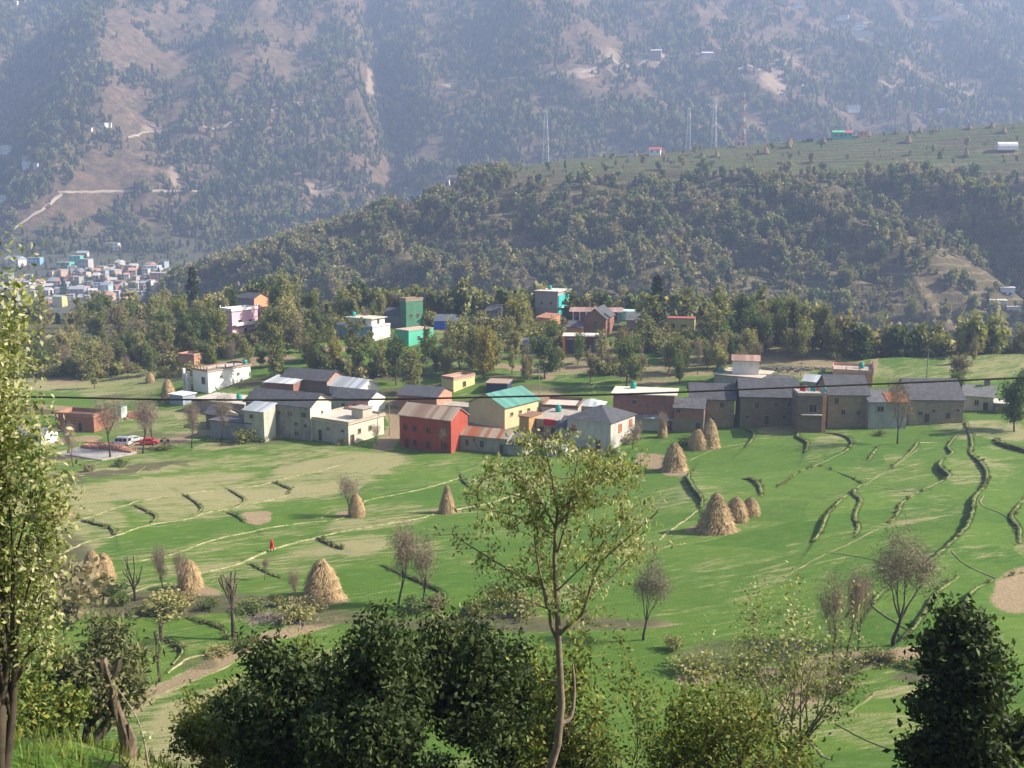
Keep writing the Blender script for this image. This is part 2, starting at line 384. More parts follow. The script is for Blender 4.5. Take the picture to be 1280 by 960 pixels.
# ------------------------------------------------------------------ ground sheet
def grid_mesh(name, X, Y, Z, mat, mask=None, smooth=True):
    ny, nx = X.shape
    V = np.stack([X, Y, Z], -1).reshape(-1, 3)
    i = np.arange(ny - 1)[:, None] * nx + np.arange(nx - 1)[None, :]; i = i.ravel()
    me = np_mesh(name, V, np.stack([i, i + 1, i + nx + 1, i + nx], -1), mat, smooth)
    if mask is not None:
        a = me.color_attributes.new('mask', 'FLOAT_COLOR', 'POINT')
        c = np.ones((len(V), 4), np.float32); c[:, :3] = mask.reshape(-1, 3); a.data.foreach_set('color', c.ravel())
    return link(name, me)
def proj_np(X, Y, Z):
    D = Y * FW[1] + Z * FW[2]; return 640 + F * X / np.maximum(D, .5), 480 - F * (Y * UP[1] + Z * UP[2]) / np.maximum(D, .5)
def blobs(px, row, L):
    out = np.zeros(px.shape)
    for x, y, a, b, s, *r in L:
        an = math.radians(r[0]) if r else 0
        dx = px - x; dy = row - y; u = dx * math.cos(an) - dy * math.sin(an); v = dx * math.sin(an) + dy * math.cos(an)
        d = (u / a) ** 2 + (v / b) ** 2
        out = np.maximum(out, s * sstep(1.5, .55, d))
    return out
DRY = [(170, 612, 150, 14, .8, 6), (330, 615, 150, 16, .75, 10), (260, 640, 90, 10, .5, 8), (430, 583, 80, 16, .95, 6), (250, 580, 180, 8, .45, 4), (100, 665, 60, 26, .8, 20), (420, 682, 70, 12, .7, 4),
       (470, 655, 70, 9, .5, 4), (260, 700, 60, 14, .4, 10), (535, 700, 50, 20, .35), (982, 537, 38, 11, .95, 2), (1035, 560, 40, 14, .5, 30), (1110, 585, 50, 18, .4), (1160, 640, 60, 26, .5), (1130, 700, 70, 26, .45), (1225, 600, 50, 22, .5),
       (900, 600, 60, 12, .25), (1180, 560, 60, 8, .3), (1240, 690, 50, 18, .4), (860, 625, 60, 20, .35), (640, 600, 50, 16, .4), (300, 900, 170, 50, 1., 28), (1100, 915, 70, 22, .75), (1010, 900, 50, 30, .7), (1130, 870, 40, 10, .4),
       (1200, 455, 150, 24, .45), (110, 475, 90, 14, .9, 5), (190, 530, 80, 14, .5), (300, 560, 90, 5, .35), (160, 470, 60, 26, .7, 20), (210, 460, 80, 14, .6), (1230, 540, 60, 12, .7), (500, 640, 90, 8, .4), (930, 720, 60, 30, .3), (690, 740, 60, 16, .35)]
SOIL = [(322, 648, 22, 6, 1, 5), (1278, 742, 46, 30, .85, 20), (893, 664, 34, 7, .8), (842, 590, 20, 4, .7), (238, 737, 26, 7, .9), (446, 645, 18, 4, .9), (558, 640, 16, 4, .7), (402, 749, 32, 6, .7), (68, 646, 24, 5, .7), (812, 575, 24, 9, .9),
        (660, 500, 45, 14, .8, 10), (715, 465, 42, 9, .9, 10), (820, 468, 46, 14, .8), (990, 450, 60, 20, .95), (740, 450, 60, 8, .8), (870, 455, 50, 20, .6), (600, 443, 26, 4, .7), (240, 444, 40, 5, .5), (100, 448, 60, 5, .6), (620, 520, 40, 30, .8), (700, 540, 40, 20, .8),
        (350, 770, 30, 6, .9), (610, 768, 60, 4, .7, 2), (805, 780, 50, 3, .6), (560, 405, 60, 8, .6), (700, 428, 30, 5, .6), (960, 548, 60, 3, .3), (1060, 825, 70, 8, .6, 6), (440, 470, 60, 12, .35), (130, 565, 70, 9, .5, 4), (1000, 870, 40, 16, .6, 20)]
ROADL = []
def near_ground():
    ys = np.concatenate([np.linspace(-14, 70, 90, endpoint=False), np.linspace(70, 235, 470, endpoint=False), np.linspace(235, 340, 150, endpoint=False), np.linspace(340, 475, 60)])
    us = np.sign(np.linspace(-1, 1, 900)) * .78 * np.abs(np.linspace(-1, 1, 900)) ** 1.0
    X = us[None, :] * (ys[:, None] + 34); Y = np.repeat(ys[:, None], len(us), 1)
    Z0 = z_near0(X, Y); Z = Z0 + offs(X, Y)
    px, row = proj_np(X, Y, Z0)
    n1 = fbm(X / 16, Y / 16, 71, 4); n2 = fbm(X / 4, Y / 4, 75, 3)
    pw = px + 22 * n1 + 8 * n2; rw = row + 7 * n1 + 3 * n2
    dry = blobs(pw, rw, DRY); soil = blobs(pw, rw, SOIL)
    dry = np.clip(dry * 1.15 + .3 * sstep(.0, .6, n1) + .16 * sstep(560, 380, px) * (row > 540) * (row < 720), 0, 1) - .22 * sstep(640, 800, px) * (row > 540)
    scrub = blobs(pw, rw, [(150, 590, 110, 3.5, .8, 7), (330, 553, 60, 3.5, .6, 6), (200, 755, 150, 15, .9, 2), (380, 770, 90, 12, .7), (640, 778, 200, 9, .8), (930, 815, 110, 16, .6), (1020, 840, 90, 14, .7, 8), (240, 830, 30, 10, .6), (200, 545, 60, 5, .6), (1180, 850, 60, 8, .8), (60, 600, 50, 6, .8), (60, 720, 70, 60, .8)])
    # wooded benches beyond the houses: strips of sown terraces, fallow and brown leaf litter
    st = np.sin((Y + 10 * fbm(X / 50, Y / 50, 77, 2)) / 2.6 + 3 * fbm(X / 60, Y / 25, 78, 2))
    far = sstep(232, 245, Y) * (1 - blobs(px, row, [(1230, 450, 190, 42, 1)]))
    scrub = np.maximum(scrub, far * sstep(-.1, .5, fbm(X / 30, Y / 14, 79, 3) + .35 * st + .25 * sstep(280, 310, Y)))
    soil = soil * np.where((row < 500) & (row > 380), .55 + .45 * sstep(-.35, .25, np.sin(Y / 1.15 + 2.5 * fbm(X / 40, Y / 20, 86, 2))), 1.)
    soil = np.maximum(soil, far * .75 * sstep(.15, .5, fbm(X / 24, Y / 10, 83, 3)))
    scrub = np.maximum(scrub, sstep(66, 40, Y)); scrub = np.maximum(scrub, sstep(330, 345, Y) * .9)
    scrub = np.where((row > 925) & (px < 330) & (Y < 45), .25, scrub)
    # roads and yard
    d = np.full(X.shape, 99.)
    for L, wd in ROADL:
        w = [P(a, b, True) for a, b in L]
        for p, q in zip(w, w[1:]):
            dx, dy = q.x - p.x, q.y - p.y; t = np.clip(((X - p.x) * dx + (Y - p.y) * dy) / (dx * dx + dy * dy), 0, 1)
            d = np.minimum(d, np.hypot(X - p.x - t * dx, Y - p.y - t * dy) / wd)
    soil = np.maximum(soil, sstep(1.15, .7, d + .25 * n2)); dry = np.where(d < 1.2, 1., dry)
    mask = np.stack([dry, soil, scrub], -1)
    m, nt, b = newmat('field_grass', .95); co = objco(nt)
    at = nt.nodes.new('ShaderNodeAttribute'); at.attribute_name = 'mask'; sp = nt.nodes.new('ShaderNodeSeparateColor'); nt.links.new(at.outputs['Color'], sp.inputs[0])
    # rows and streaks run along the length of the plots, as they were ploughed
    rot = nt.nodes.new('ShaderNodeMapping'); rot.inputs['Rotation'].default_value = (0, 0, math.radians(-24)); nt.links.new(co, rot.inputs['Vector'])
    s1 = noise(nt, scaled(nt, rot.outputs[0], (.09, .8, .3)), 1.0, 10, .75, 1.0); s2 = noise(nt, scaled(nt, rot.outputs[0], (.35, 1.3, .8)), 1., 8, .8); s3 = noise(nt, co, 4.0, 5, .7); s4 = noise(nt, co, .07, 5, .6)
    g = ramp(nt, s4, [(.30, (.055, .145, .010)), (.5, (.080, .182, .014)), (.72, (.125, .205, .026))])
    g = mix(nt, .6, g, ramp(nt, s2, [(.36, (.040, .098, .008)), (.5, (.082, .172, .015)), (.64, (.18, .26, .048))]))
    # plots: sown at different times, so each keeps its own tint, with a crisp edge
    wv = nt.nodes.new('ShaderNodeVectorMath'); wv.operation = 'ADD'; nz = nt.nodes.new('ShaderNodeTexNoise'); nz.inputs['Scale'].default_value = .035; nz.inputs['Detail'].default_value = 3; nt.links.new(rot.outputs[0], nz.inputs['Vector'])
    sv = nt.nodes.new('ShaderNodeVectorMath'); sv.operation = 'SCALE'; sv.inputs['Scale'].default_value = 14; nt.links.new(nz.outputs['Color'], sv.inputs[0]); nt.links.new(rot.outputs[0], wv.inputs[0]); nt.links.new(sv.outputs[0], wv.inputs[1])
    vo = nt.nodes.new('ShaderNodeTexVoronoi'); vo.inputs['Scale'].default_value = 1; nt.links.new(scaled(nt, wv.outputs[0], (.045, .12, .0)), vo.inputs['Vector']); sc_ = nt.nodes.new('ShaderNodeSeparateColor'); nt.links.new(vo.outputs['Color'], sc_.inputs[0])
    cell = sc_.outputs[0]; g = mix(nt, .45, g, mix(nt, sc_.outputs[1], (.036, .100, .010), (.12, .185, .030)))
    straw = ramp(nt, s3, [(.25, (.20, .19, .085)), (.5, (.32, .29, .15)), (.8, (.46, .40, .23))])
    fac = math_(nt, 'ADD', math_(nt, 'MULTIPLY', sp.outputs[0], .9), math_(nt, 'SUBTRACT', math_(nt, 'ADD', math_(nt, 'ADD', math_(nt, 'MULTIPLY', s1, 3.4), math_(nt, 'MULTIPLY', cell, .55)), math_(nt, 'MULTIPLY', s2, 2.6)), 3.52))
    fr = nt.nodes.new('ShaderNodeMapRange'); nt.links.new(fac, fr.inputs[0]); fr.inputs[1].default_value = .0; fr.inputs[2].default_value = .6; fr.inputs[4].default_value = .85
    c = mix(nt, fr.outputs[0], g, straw)
    soilc = ramp(nt, s3, [(.25, (.17, .125, .07)), (.5, (.28, .215, .13)), (.8, (.42, .34, .22))])
    sf = nt.nodes.new('ShaderNodeMapRange'); nt.links.new(math_(nt, 'ADD', sp.outputs[1], math_(nt, 'MULTIPLY', math_(nt, 'SUBTRACT', s3, .5), .7)), sf.inputs[0]); sf.inputs[1].default_value = .3; sf.inputs[2].default_value = .62
    c = mix(nt, sf.outputs[0], c, soilc)
    scr = ramp(nt, s2, [(.3, (.042, .060, .022)), (.5, (.105, .105, .05)), (.75, (.19, .15, .085))])
    scf = nt.nodes.new('ShaderNodeMapRange'); nt.links.new(math_(nt, 'ADD', sp.outputs[2], math_(nt, 'MULTIPLY', math_(nt, 'SUBTRACT', s3, .5), .9)), scf.inputs[0]); scf.inputs[1].default_value = .35; scf.inputs[2].default_value = .75
    c = mix(nt, scf.outputs[0], c, scr)
    nt.links.new(c, b.inputs['Base Color'])
    bump(nt, b, math_(nt, 'ADD', s3, s2), .18, .8)
    tag(grid_mesh('ground', X, Y, Z, m, mask), kind='structure')
ROADL += [([(60, 575), (110, 566), (150, 556), (205, 549), (262, 540), (300, 540)], 2.2), ([(20, 545), (70, 552), (110, 548)], 2.5), ([(150, 556), (215, 552)], 3.4), ([(150, 890), (180, 872), (230, 850), (285, 823), (330, 799), (380, 787), (420, 775)], 1.1),
          ([(1180, 815), (1120, 822), (1080, 829), (1040, 838), (985, 842), (930, 838), (860, 850)], 1.2), ([(1090, 466), (1120, 440), (1180, 430), (1280, 432)], .8), ([(478, 560), (500, 530), (490, 515)], 2.)]
near_ground()

def wall_mesh(pts, h, seed):
    r = random.Random(seed); pts = smooth_line([Vector((a, b, 0)) for a, b in pts], 3)
    # resample to about .5 m
    out = [pts[0]]
    for p in pts[1:]:
        while (p - out[-1]).length > .4: out.append(out[-1] + (p - out[-1]).normalized() * .4)
    n = len(out); mb = MB(); rows = []
    for i, p in enumerate(out):
        t = (out[min(i + 1, n - 1)] - out[max(i - 1, 0)]).normalized(); e = Vector((-t.y, t.x, 0))      # raised side
        k = max(.12, math.sin(math.pi * min(max(i / max(n - 1, 1), .02), .98)) ** .5)
        wob = r.uniform(-.05, .05); q = p + e * wob
        lo = q - e * (.14 if h < .6 else .26); hi = q + e * (.14 if h < .6 else .24)
        zl_ = float(z_near(np.array([lo.x - e.x * .1]), np.array([lo.y - e.y * .1]))[0]); zh = float(z_near(np.array([hi.x + e.x * .45]), np.array([hi.y + e.y * .45]))[0])
        sm = h < .6; top = max(zh, zl_) + ((.01 + .03 * r.random()) if sm else (.01 + .10 * r.random() ** 2)) * (2 * k - 1)
        prof = [(lo - e * .05, zl_ - .45), (lo - e * r.uniform(-.12, .12), zl_ + (top - zl_) * r.uniform(.35, .6)), (lo + e * r.uniform(-.05, .16), top - .02 - .14 * r.random()), (q + e * .05, top + .03 * r.random()), (hi, top - .03 - .06 * r.random()), (hi + e * .3, zh - .45)]
        rows.append([(a.x, a.y, z) for a, z in prof])
    m = len(rows[0]); vs = [v for rr in rows for v in rr]; fs = []
    for i in range(n - 1):
        for j in range(m - 1): fs.append((i * m + j, i * m + j + 1, (i + 1) * m + j + 1, (i + 1) * m + j))
    fs += [tuple(range(m)), tuple(reversed(range((n - 1) * m, n * m)))]
    mb.add(vs, fs); mb.m = [1 if (i < (n - 1) * (m - 1) and i % (m - 1) >= 2) else 0 for i in range(len(fs))]; return mb
STW = m_stone((.105, .09, .062)); EARTH = m_stone((.07, .065, .035)); TOPG = m_plain((.16, .20, .055), .95, .5, 1.6)
for k, ((pts, h), (_, _, lab)) in enumerate(zip(POLY, WALLS)):
    big = h > .55
    o = wall_mesh(pts, h, k).build('terrace_wall' if big else 'field_bank', [STW if big else EARTH, TOPG])
    tag(o, lab, 'wall' if big else 'bank', 'dry stone terrace walls' if big else 'small earth banks in the fields')
def ribbon(pts, w, h, seed, mat, name, zf=None, dens=.6):
    r = random.Random(seed); zf = zf or z_near
    pts = smooth_line([Vector((p[0], p[1], 0)) for p in pts], 4); out = [pts[0]]
    for p in pts[1:]:
        while (p - out[-1]).length > dens: out.append(out[-1] + (p - out[-1]).normalized() * dens)
    n = len(out)
    if n < 2: return None
    X = []; 
    for i, p in enumerate(out):
        t = (out[min(i + 1, n - 1)] - out[max(i - 1, 0)]).normalized(); e = Vector((-t.y, t.x, 0)); j = r.uniform(-.22, .22) * w; ww = w * r.uniform(.55, 1.15) * .5
        for s, dz in ((-1.25, -.06), (-.8, h * .7 + .015), (0, h + .03), (.8, h * .7 + .015), (1.25, -.06)): q = p + e * (j + s * ww); X.append((q.x, q.y, dz))
    A = np.array(X); A[:, 2] += zf(A[:, 0], A[:, 1]); m = 5
    i, j = np.meshgrid(np.arange(n - 1), np.arange(m - 1), indexing='ij'); i = (i * m + j).ravel()
    return link(name, np_mesh(name, A, np.stack([i, i + m, i + m + 1, i + 1], -1), mat, True))
def m_path(sc, k):
    m, nt, b = newmat('trodden_path', .95); n = noise(nt, objco(nt), sc, 6, .7)
    nt.links.new(ramp(nt, n, [(.38, (.10, .16, .03)), (.5, (.26 * k * k, .25 * k * k, .12 * k * k)), (.62, (.42 * k * k, .37 * k * k, .23 * k * k))]), b.inputs['Base Color']); return m
PATHM = m_path(.9, 1.); PATHG = m_path(.5, .8); DIRT = m_plain((.40, .32, .22), .95, .35, 1.5)
for k, (pts, w, h) in enumerate(BUNDS):
    tag(ribbon([P(a, b) for a, b in pts], w * .62, h, k, PATHM if w > .55 else PATHG, 'footpath' if w > .9 else 'field_bund'), kind='structure')

# ------------------------------------------------------------------ the wooded ridge and the mountain
def far_mat(kind):
    m, nt, b = newmat('dry_hillside', 1.); co = objco(nt)
    at = nt.nodes.new('ShaderNodeAttribute'); at.attribute_name = 'mask'; sp = nt.nodes.new('ShaderNodeSeparateColor'); nt.links.new(at.outputs['Color'], sp.inputs[0])
    if kind == 'ridge':
        sx = nt.nodes.new('ShaderNodeSeparateXYZ'); nt.links.new(co, sx.inputs[0])
        n1 = noise(nt, co, .03, 6, .65); n2 = noise(nt, co, .25, 5, .7)
        w = math_(nt, 'ADD', math_(nt, 'MULTIPLY', sx.outputs[2], 1.35), math_(nt, 'MULTIPLY', n1, 14.))
        lines = math_(nt, 'SINE', w)
        c = ramp(nt, n2, [(.3, (.08, .075, .035)), (.5, (.105, .085, .045)), (.75, (.16, .12, .07))])
        lf = nt.nodes.new('ShaderNodeMapRange'); nt.links.new(math_(nt, 'ADD', lines, math_(nt, 'MULTIPLY', n2, .8)), lf.inputs[0]); lf.inputs[1].default_value = .9; lf.inputs[2].default_value = 1.35; lf.inputs[4].default_value = .75
        c = mix(nt, lf.outputs[0], c, (.20, .17, .10))
        sy = noise(nt, scaled(nt, co, (.012, .13, 0)), 1., 5, .6)
        g = ramp(nt, sy, [(.36, (.10, .085, .045)), (.45, (.10, .095, .04)), (.53, (.075, .13, .03)), (.58, (.14, .115, .06)), (.64, (.085, .115, .035)), (.7, (.14, .11, .065))])
        tl = nt.nodes.new('ShaderNodeMapRange'); nt.links.new(math_(nt, 'SINE', math_(nt, 'ADD', math_(nt, 'MULTIPLY', sx.outputs[2], 2.6), math_(nt, 'MULTIPLY', n1, 9.))), tl.inputs[0]); tl.inputs[1].default_value = .35; tl.inputs[2].default_value = .9; tl.inputs[4].default_value = .8
        g = mix(nt, tl.outputs[0], g, (.075, .065, .04))
        c = mix(nt, sp.outputs[0], c, g)
    else:
        n1 = noise(nt, co, .012, 8, .68); n2 = noise(nt, co, .09, 6, .75)
        c = ramp(nt, n1, [(.32, (.065, .055, .030)), (.45, (.115, .080, .045)), (.56, (.175, .108, .065)), (.70, (.22, .135, .085))])
        c = mix(nt, .6, c, ramp(nt, n2, [(.40, (.035, .042, .025)), (.49, (.11, .085, .05)), (.60, (.22, .14, .09))]))
        c = mix(nt, sp.outputs[0], c, (.10, .11, .06))
    sf = nt.nodes.new('ShaderNodeMapRange'); nt.links.new(math_(nt, 'ADD', sp.outputs[1], math_(nt, 'MULTIPLY', math_(nt, 'SUBTRACT', n2, .5), 1.1)), sf.inputs[0]); sf.inputs[1].default_value = .3; sf.inputs[2].default_value = .8
    c = mix(nt, sf.outputs[0], c, (.33, .25, .18) if kind != 'ridge' else (.27, .20, .13))
    nt.links.new(c, b.inputs['Base Color']); bump(nt, b, n2, 1.5 if kind == 'ridge' else 4, .8); return m
def ridge():
    ys = np.linspace(440, 1130, 460); us = np.linspace(-.72, .78, 760)
    X = us[None] * ys[:, None]; Y = np.repeat(ys[:, None], len(us), 1); Z = z_ridge(X, Y)
    px, row = proj_np(X, Y, Z)
    gr = sstep(735, 752, Y) * sstep(560, 720, px) ; n = fbm(X / 30, Y / 30, 91, 3)
    so = blobs(px + 14 * n, row + 5 * n, [(1160, 282, 40, 9, .8), (1055, 315, 60, 9, .45), (1210, 270, 60, 12, .5), (520, 255, 26, 5, .9), (430, 300, 20, 5, .9), (470, 300, 30, 12, .4), (1180, 230, 60, 30, .4), (320, 332, 30, 8, .7), (1250, 190, 30, 6, .5)])
    tag(grid_mesh('ridge_hill', X, Y, Z, far_mat('ridge'), np.stack([gr, so, so * 0], -1)), kind='structure')
def mount():
    ys = np.linspace(870, 2420, 620); us = np.linspace(-.72, .72, 720)
    X = us[None] * ys[:, None]; Y = np.repeat(ys[:, None], len(us), 1); Z = z_mount(X, Y)
    px, row = proj_np(X, Y, Z); n = fbm(X / 60, Y / 60, 95, 4)
    pw = px + 16 * n; rw = row + 12 * n
    sc = blobs(pw, rw, [(470, 108, 9, 14, .9), (215, 218, 7, 14, .9), (700, 88, 40, 8, .9, 5), (820, 72, 12, 14, .8), (580, 100, 30, 7, .7, 12), (765, 75, 16, 14, .6), (965, 98, 18, 16, .8), (960, 75, 60, 5, .6), (1180, 108, 36, 8, .7), (1074, 42, 14, 6, 1), (205, 160, 30, 7, .7), (395, 232, 22, 8, .7), (350, 130, 30, 6, .5),
                      (20, 25, 18, 10, .5), (150, 60, 30, 40, .3), (160, 120, 14, 40, .3), (250, 30, 60, 30, .2), (1150, 60, 50, 14, .35), (1130, 80, 12, 50, .4), (1000, 150, 30, 30, .4), (640, 45, 30, 12, .3), (190, 200, 40, 30, .3), (130, 290, 50, 18, .3)])
    gr = sstep(270, 310, row) * .8
    tag(grid_mesh('mountain', X, Y, Z, far_mat('mountain'), np.stack([gr, sc, sc * 0], -1)), kind='structure')
ridge(); mount()
ROADM = m_plain((.36, .30, .24), .95, .3, .05)
def mroad(pts, w, k, zf=z_mount):
    ww = [P(a, b, lo=860 if zf is z_mount else 500) for a, b in pts]
    tag(ribbon(ww, w, 1.2, k, ROADM, 'mountain_road', zf, 6.), kind='structure')
mroad([(x, 239.5 + .8 * math.sin(x / 40)) for x in range(72, 425, 9)], 2.6, 50)
mroad([(0, 296), (30, 277), (60, 256), (80, 240)], 3, 51)
mroad([(160, 172), (190, 164), (230, 158), (300, 150), (350, 134), (400, 124), (440, 126)], 2.6, 52)
mroad([(500, 118), (540, 108), (600, 100), (650, 97), (690, 94), (730, 90), (780, 82), (840, 70), (880, 70)], 3.2, 53)
mroad([(870, 69), (920, 71), (975, 75), (960, 88), (900, 96)], 3, 54)
mroad([(1000, 105), (1060, 108), (1120, 112), (1200, 110)], 3, 55)
# ------------------------------------------------------------------ trees
def grow(r, out, tips, p, d, L, rad, lvl, maxl, spread, kids, up=.15, wob=.18, seg=4, tip_lvl=None):
    pts = [p.copy()]; rs = [rad]; q = p.copy(); dd = d.normalized()
    for i in range(seg):
        dd = (dd + Vector((r.gauss(0, wob), r.gauss(0, wob), r.gauss(0, wob) + up))).normalized()
        q = q + dd * (L / seg); pts.append(q.copy()); rs.append(rad * (1 - .62 * (i + 1) / seg))
    out.append((pts, rs, lvl))
    if lvl >= (tip_lvl if tip_lvl is not None else maxl): tips += [pts[k] for k in range(1, len(pts))]
    if lvl >= maxl: return
    n = kids[lvl] if lvl < len(kids) else 3
    for k in range(n):
        t = 1. if k == 0 else r.uniform(.35 if lvl else .45, 1.); i = min(seg - 1, int(t * seg)); b = pts[i].lerp(pts[i + 1], t * seg - i)
        ax = Vector((r.gauss(0, 1), r.gauss(0, 1), r.gauss(0, .35))); ax = (ax - dd * ax.dot(dd)).normalized()
        s = spread * r.uniform(.7, 1.25) * (.45 if k == 0 else 1)
        nd_ = (dd * math.cos(s) + ax * math.sin(s))
        grow(r, out, tips, b, nd_, L * r.uniform(.55, .8), max(rad * .38, rad * (1 - .62 * t)) * .8, lvl + 1, maxl, spread, kids, up, wob, seg, tip_lvl)
def wood_mb(out, mat_sides=(7, 5, 4, 3, 3), minr=.0):
    mb = MB()
    for pts, rs, l in out: mb.tube(pts, [max(x, minr) for x in rs], mat_sides[min(l, len(mat_sides) - 1)], cap=(l == 0))
    return mb
def leaf_mesh(name, C, size, mat, elong=1.7, droop=0., flat=0., rng=RNG, fold=.0):
    N = len(C); C = np.asarray(C, float)
    a = rng.normal(size=(N, 3)); a[:, 2] = a[:, 2] * (1 - flat) - droop * 1.6; a /= np.linalg.norm(a, axis=1)[:, None]
    b = rng.normal(size=(N, 3)); b -= (b * a).sum(1)[:, None] * a; b /= np.linalg.norm(b, axis=1)[:, None]
    s = size * rng.uniform(.6, 1.3, (N, 1)); n = np.cross(a, b)
    V = np.stack([C - a * s * .5 * elong, C + b * s * .42 + n * s * fold + a * s * .05, C + a * s * .5 * elong, C - b * s * .42 + n * s * fold + a * s * .05], 1).reshape(-1, 3)
    return np_mesh(name, V, np.arange(4 * N).reshape(-1, 4), mat)
def cluster(tips, per, sig, rng=RNG, flat=.8):
    T = np.array([tuple(t) for t in tips]); n = len(T)
    return np.repeat(T, per, 0) + rng.normal(size=(n * per, 3)) * np.array([sig, sig, sig * flat])
# leaf colours (real albedos)
LG = m_leaf('grey_green_leaves', [(.15, .16, .055), (.24, .25, .085), (.34, .33, .14), (.40, .34, .15)])
LD = m_leaf('dark_green_leaves', [(.06, .095, .03), (.105, .145, .045), (.17, .20, .07)])
LY = m_leaf('yellowing_leaves', [(.14, .17, .04), (.22, .24, .06), (.30, .28, .07), (.40, .30, .06)])
LB = m_leaf('brown_leaves', [(.24, .20, .11), (.30, .25, .15), (.26, .24, .12), (.36, .26, .14)])
LL = m_leaf('light_green_leaves', [(.12, .18, .05), (.17, .22, .065), (.16, .18, .06)])
LT = m_leaf('bare_twigs', [(.20, .16, .12), (.26, .20, .155), (.30, .23, .18)], .1)
LP = m_leaf('pine_needles', [(.035, .055, .025), (.055, .075, .032), (.08, .095, .04)], .1)
VAR = {}
def variant(kind, k):
    """returns (trunk mesh, crown mesh, nominal height)"""
    key = (kind, k)
    if key in VAR: return VAR[key]
    r = random.Random(hash(kind) % 1000 if False else sum(map(ord, kind)) * 31 + k); rg = np.random.default_rng(k * 7 + len(kind)); out = []; tips = []
    if kind in ('broad', 'dark', 'yellow', 'brown', 'light'):
        Ht = 10.; grow(r, out, tips, Vector((0, 0, -.4)), Vector((r.uniform(-.08, .08), 0, 1)), 3.4, .22, 0, 3, .66, [6, 5, 3], .12, .12, 4, 2)
        T = np.array([tuple(t) for t in tips]); zm = np.percentile(T[:, 2], 98); f = (Ht - .6) / zm
        out = [([Vector((p.x * f * .85, p.y * f * .85, p.z * f if p.z > 0 else p.z)) for p in pts], rs, l) for pts, rs, l in out]
        T = T * f * np.array([.85, .85, 1]); T = T[rg.random(len(T)) < .9]
        T = np.concatenate([T, T[T[:, 2] < 6] * np.array([.9, .9, .55])]); n = 7 if kind != 'brown' else 5
        C = cluster(T, n, .46, rg); mat = {'broad': LG, 'dark': LD, 'yellow': LY, 'brown': LB, 'light': LL}[kind]
        cm = leaf_mesh('crown', C, .36, mat, 1.4, .1, rng=rg)
    elif kind == 'column':       # lopped fodder trees: narrow, leaves close to a tall stem
        Ht = 11.; grow(r, out, tips, Vector((0, 0, -.4)), Vector((.05, 0, 1)), 10.5, .2, 0, 0, .6, [0], .2, .05, 7)
        for q in range(34):
            z = r.uniform(1.6, 10.6); a = r.uniform(0, 6.28); L = (1.7 - abs(z - 6) * .12) * r.uniform(.5, 1.2); grow(r, out, tips, Vector((.05 * z, 0, z)), Vector((math.cos(a), math.sin(a), .6)), L, .05, 1, 2, .6, [0, 2], .1, .15, 3)
        C = cluster(tips, 9, .30, rg); cm = leaf_mesh('crown', C, .36, LG, 1.3, .1, rng=rg)
    elif kind == 'pine':
        Ht = 13.; out.append(([Vector((0, 0, -.4)), Vector((.1, 0, 6)), Vector((0, .1, 12.6))], [.25, .15, .03], 0)); C = []
        z = 2.2
        while z < 12.4:
            w = (1 - (z - 2) / 11.2) ** .8 * 2.6
            for q in range(7):
                a = r.uniform(0, 6.28); L = w * r.uniform(.7, 1.15); out.append(([Vector((0, 0, z)), Vector((math.cos(a) * L, math.sin(a) * L, z + .1 * L))], [.04, .01], 3))
                for t in np.linspace(.25, 1, 6): C.append((math.cos(a) * L * t, math.sin(a) * L * t, z + .1 * L * t))
            z += .62
        C = cluster([Vector(c) for c in C], 4, .22, rg); cm = leaf_mesh('crown', C, .42, LP, 1.6, .2, rng=rg)
    elif kind == 'bare':         # thin leafless crown of fine twigs
        Ht = 8.; grow(r, out, tips, Vector((0, 0, -.3)), Vector((.06, 0, 1)), 3.6, .17, 0, 3, .5, [4, 4, 3], .16, .12, 4, 2)
        T = np.array([tuple(t) for t in tips]); f = (Ht - .7) / T[:, 2].max(); g = f * .95
        out = [([Vector((p.x * g, p.y * g, p.z * f if p.z > 0 else p.z)) for p in pts], [x * .8 for x in rs], l) for pts, rs, l in out if l < 3]
        T = T * np.array([g, g, f]); C = cluster(T, 13, .42, rg); cm = leaf_mesh('crown', C, .036, LT, 14., -.35, rng=rg)
    elif kind == 'stub':         # lopped, club-ended branches
        Ht = 6.5; grow(r, out, tips, Vector((0, 0, -.3)), Vector((.05, .05, 1)), 3.1, .26, 0, 2, .6, [4, 3], .25, .14, 4)
        T = np.array([tuple(t) for t in tips]); f = (Ht - .2) / T[:, 2].max(); out = [([Vector((p.x * f * .7, p.y * f * .7, p.z * f if p.z > 0 else p.z)) for p in pts], [max(x, .07) for x in rs], l) for pts, rs, l in out]
        T = T * np.array([f * .7, f * .7, f]); C = cluster(T, 5, .30, rg); cm = leaf_mesh('crown', C, .04, LT, 12., -.3, rng=rg)
    elif kind == 'bush':
        Ht = 2.2
        for q in range(9): grow(r, out, tips, Vector((r.uniform(-.5, .5), r.uniform(-.5, .5), -.2)), Vector((r.gauss(0, .5), r.gauss(0, .5), 1)), 1.3, .04, 0, 1, .7, [3], .1, .2, 3, 0)
        C = cluster(tips, 7, .28, rg); cm = leaf_mesh('crown', C, .22, LG, 1.5, rng=rg)
    wm = wood_mb(out, (7, 4, 3, 3)); bark = BARKD if kind in ('stub', 'bare') else BARK
    me = bpy.data.meshes.new('trunk'); me.from_pydata(wm.v, [], wm.f); me.materials.append(bark); me.polygons.foreach_set('use_smooth', [True] * len(me.polygons)); me.update()
    cm.name = 'crown'; VAR[key] = (me, cm, Ht); return VAR[key]
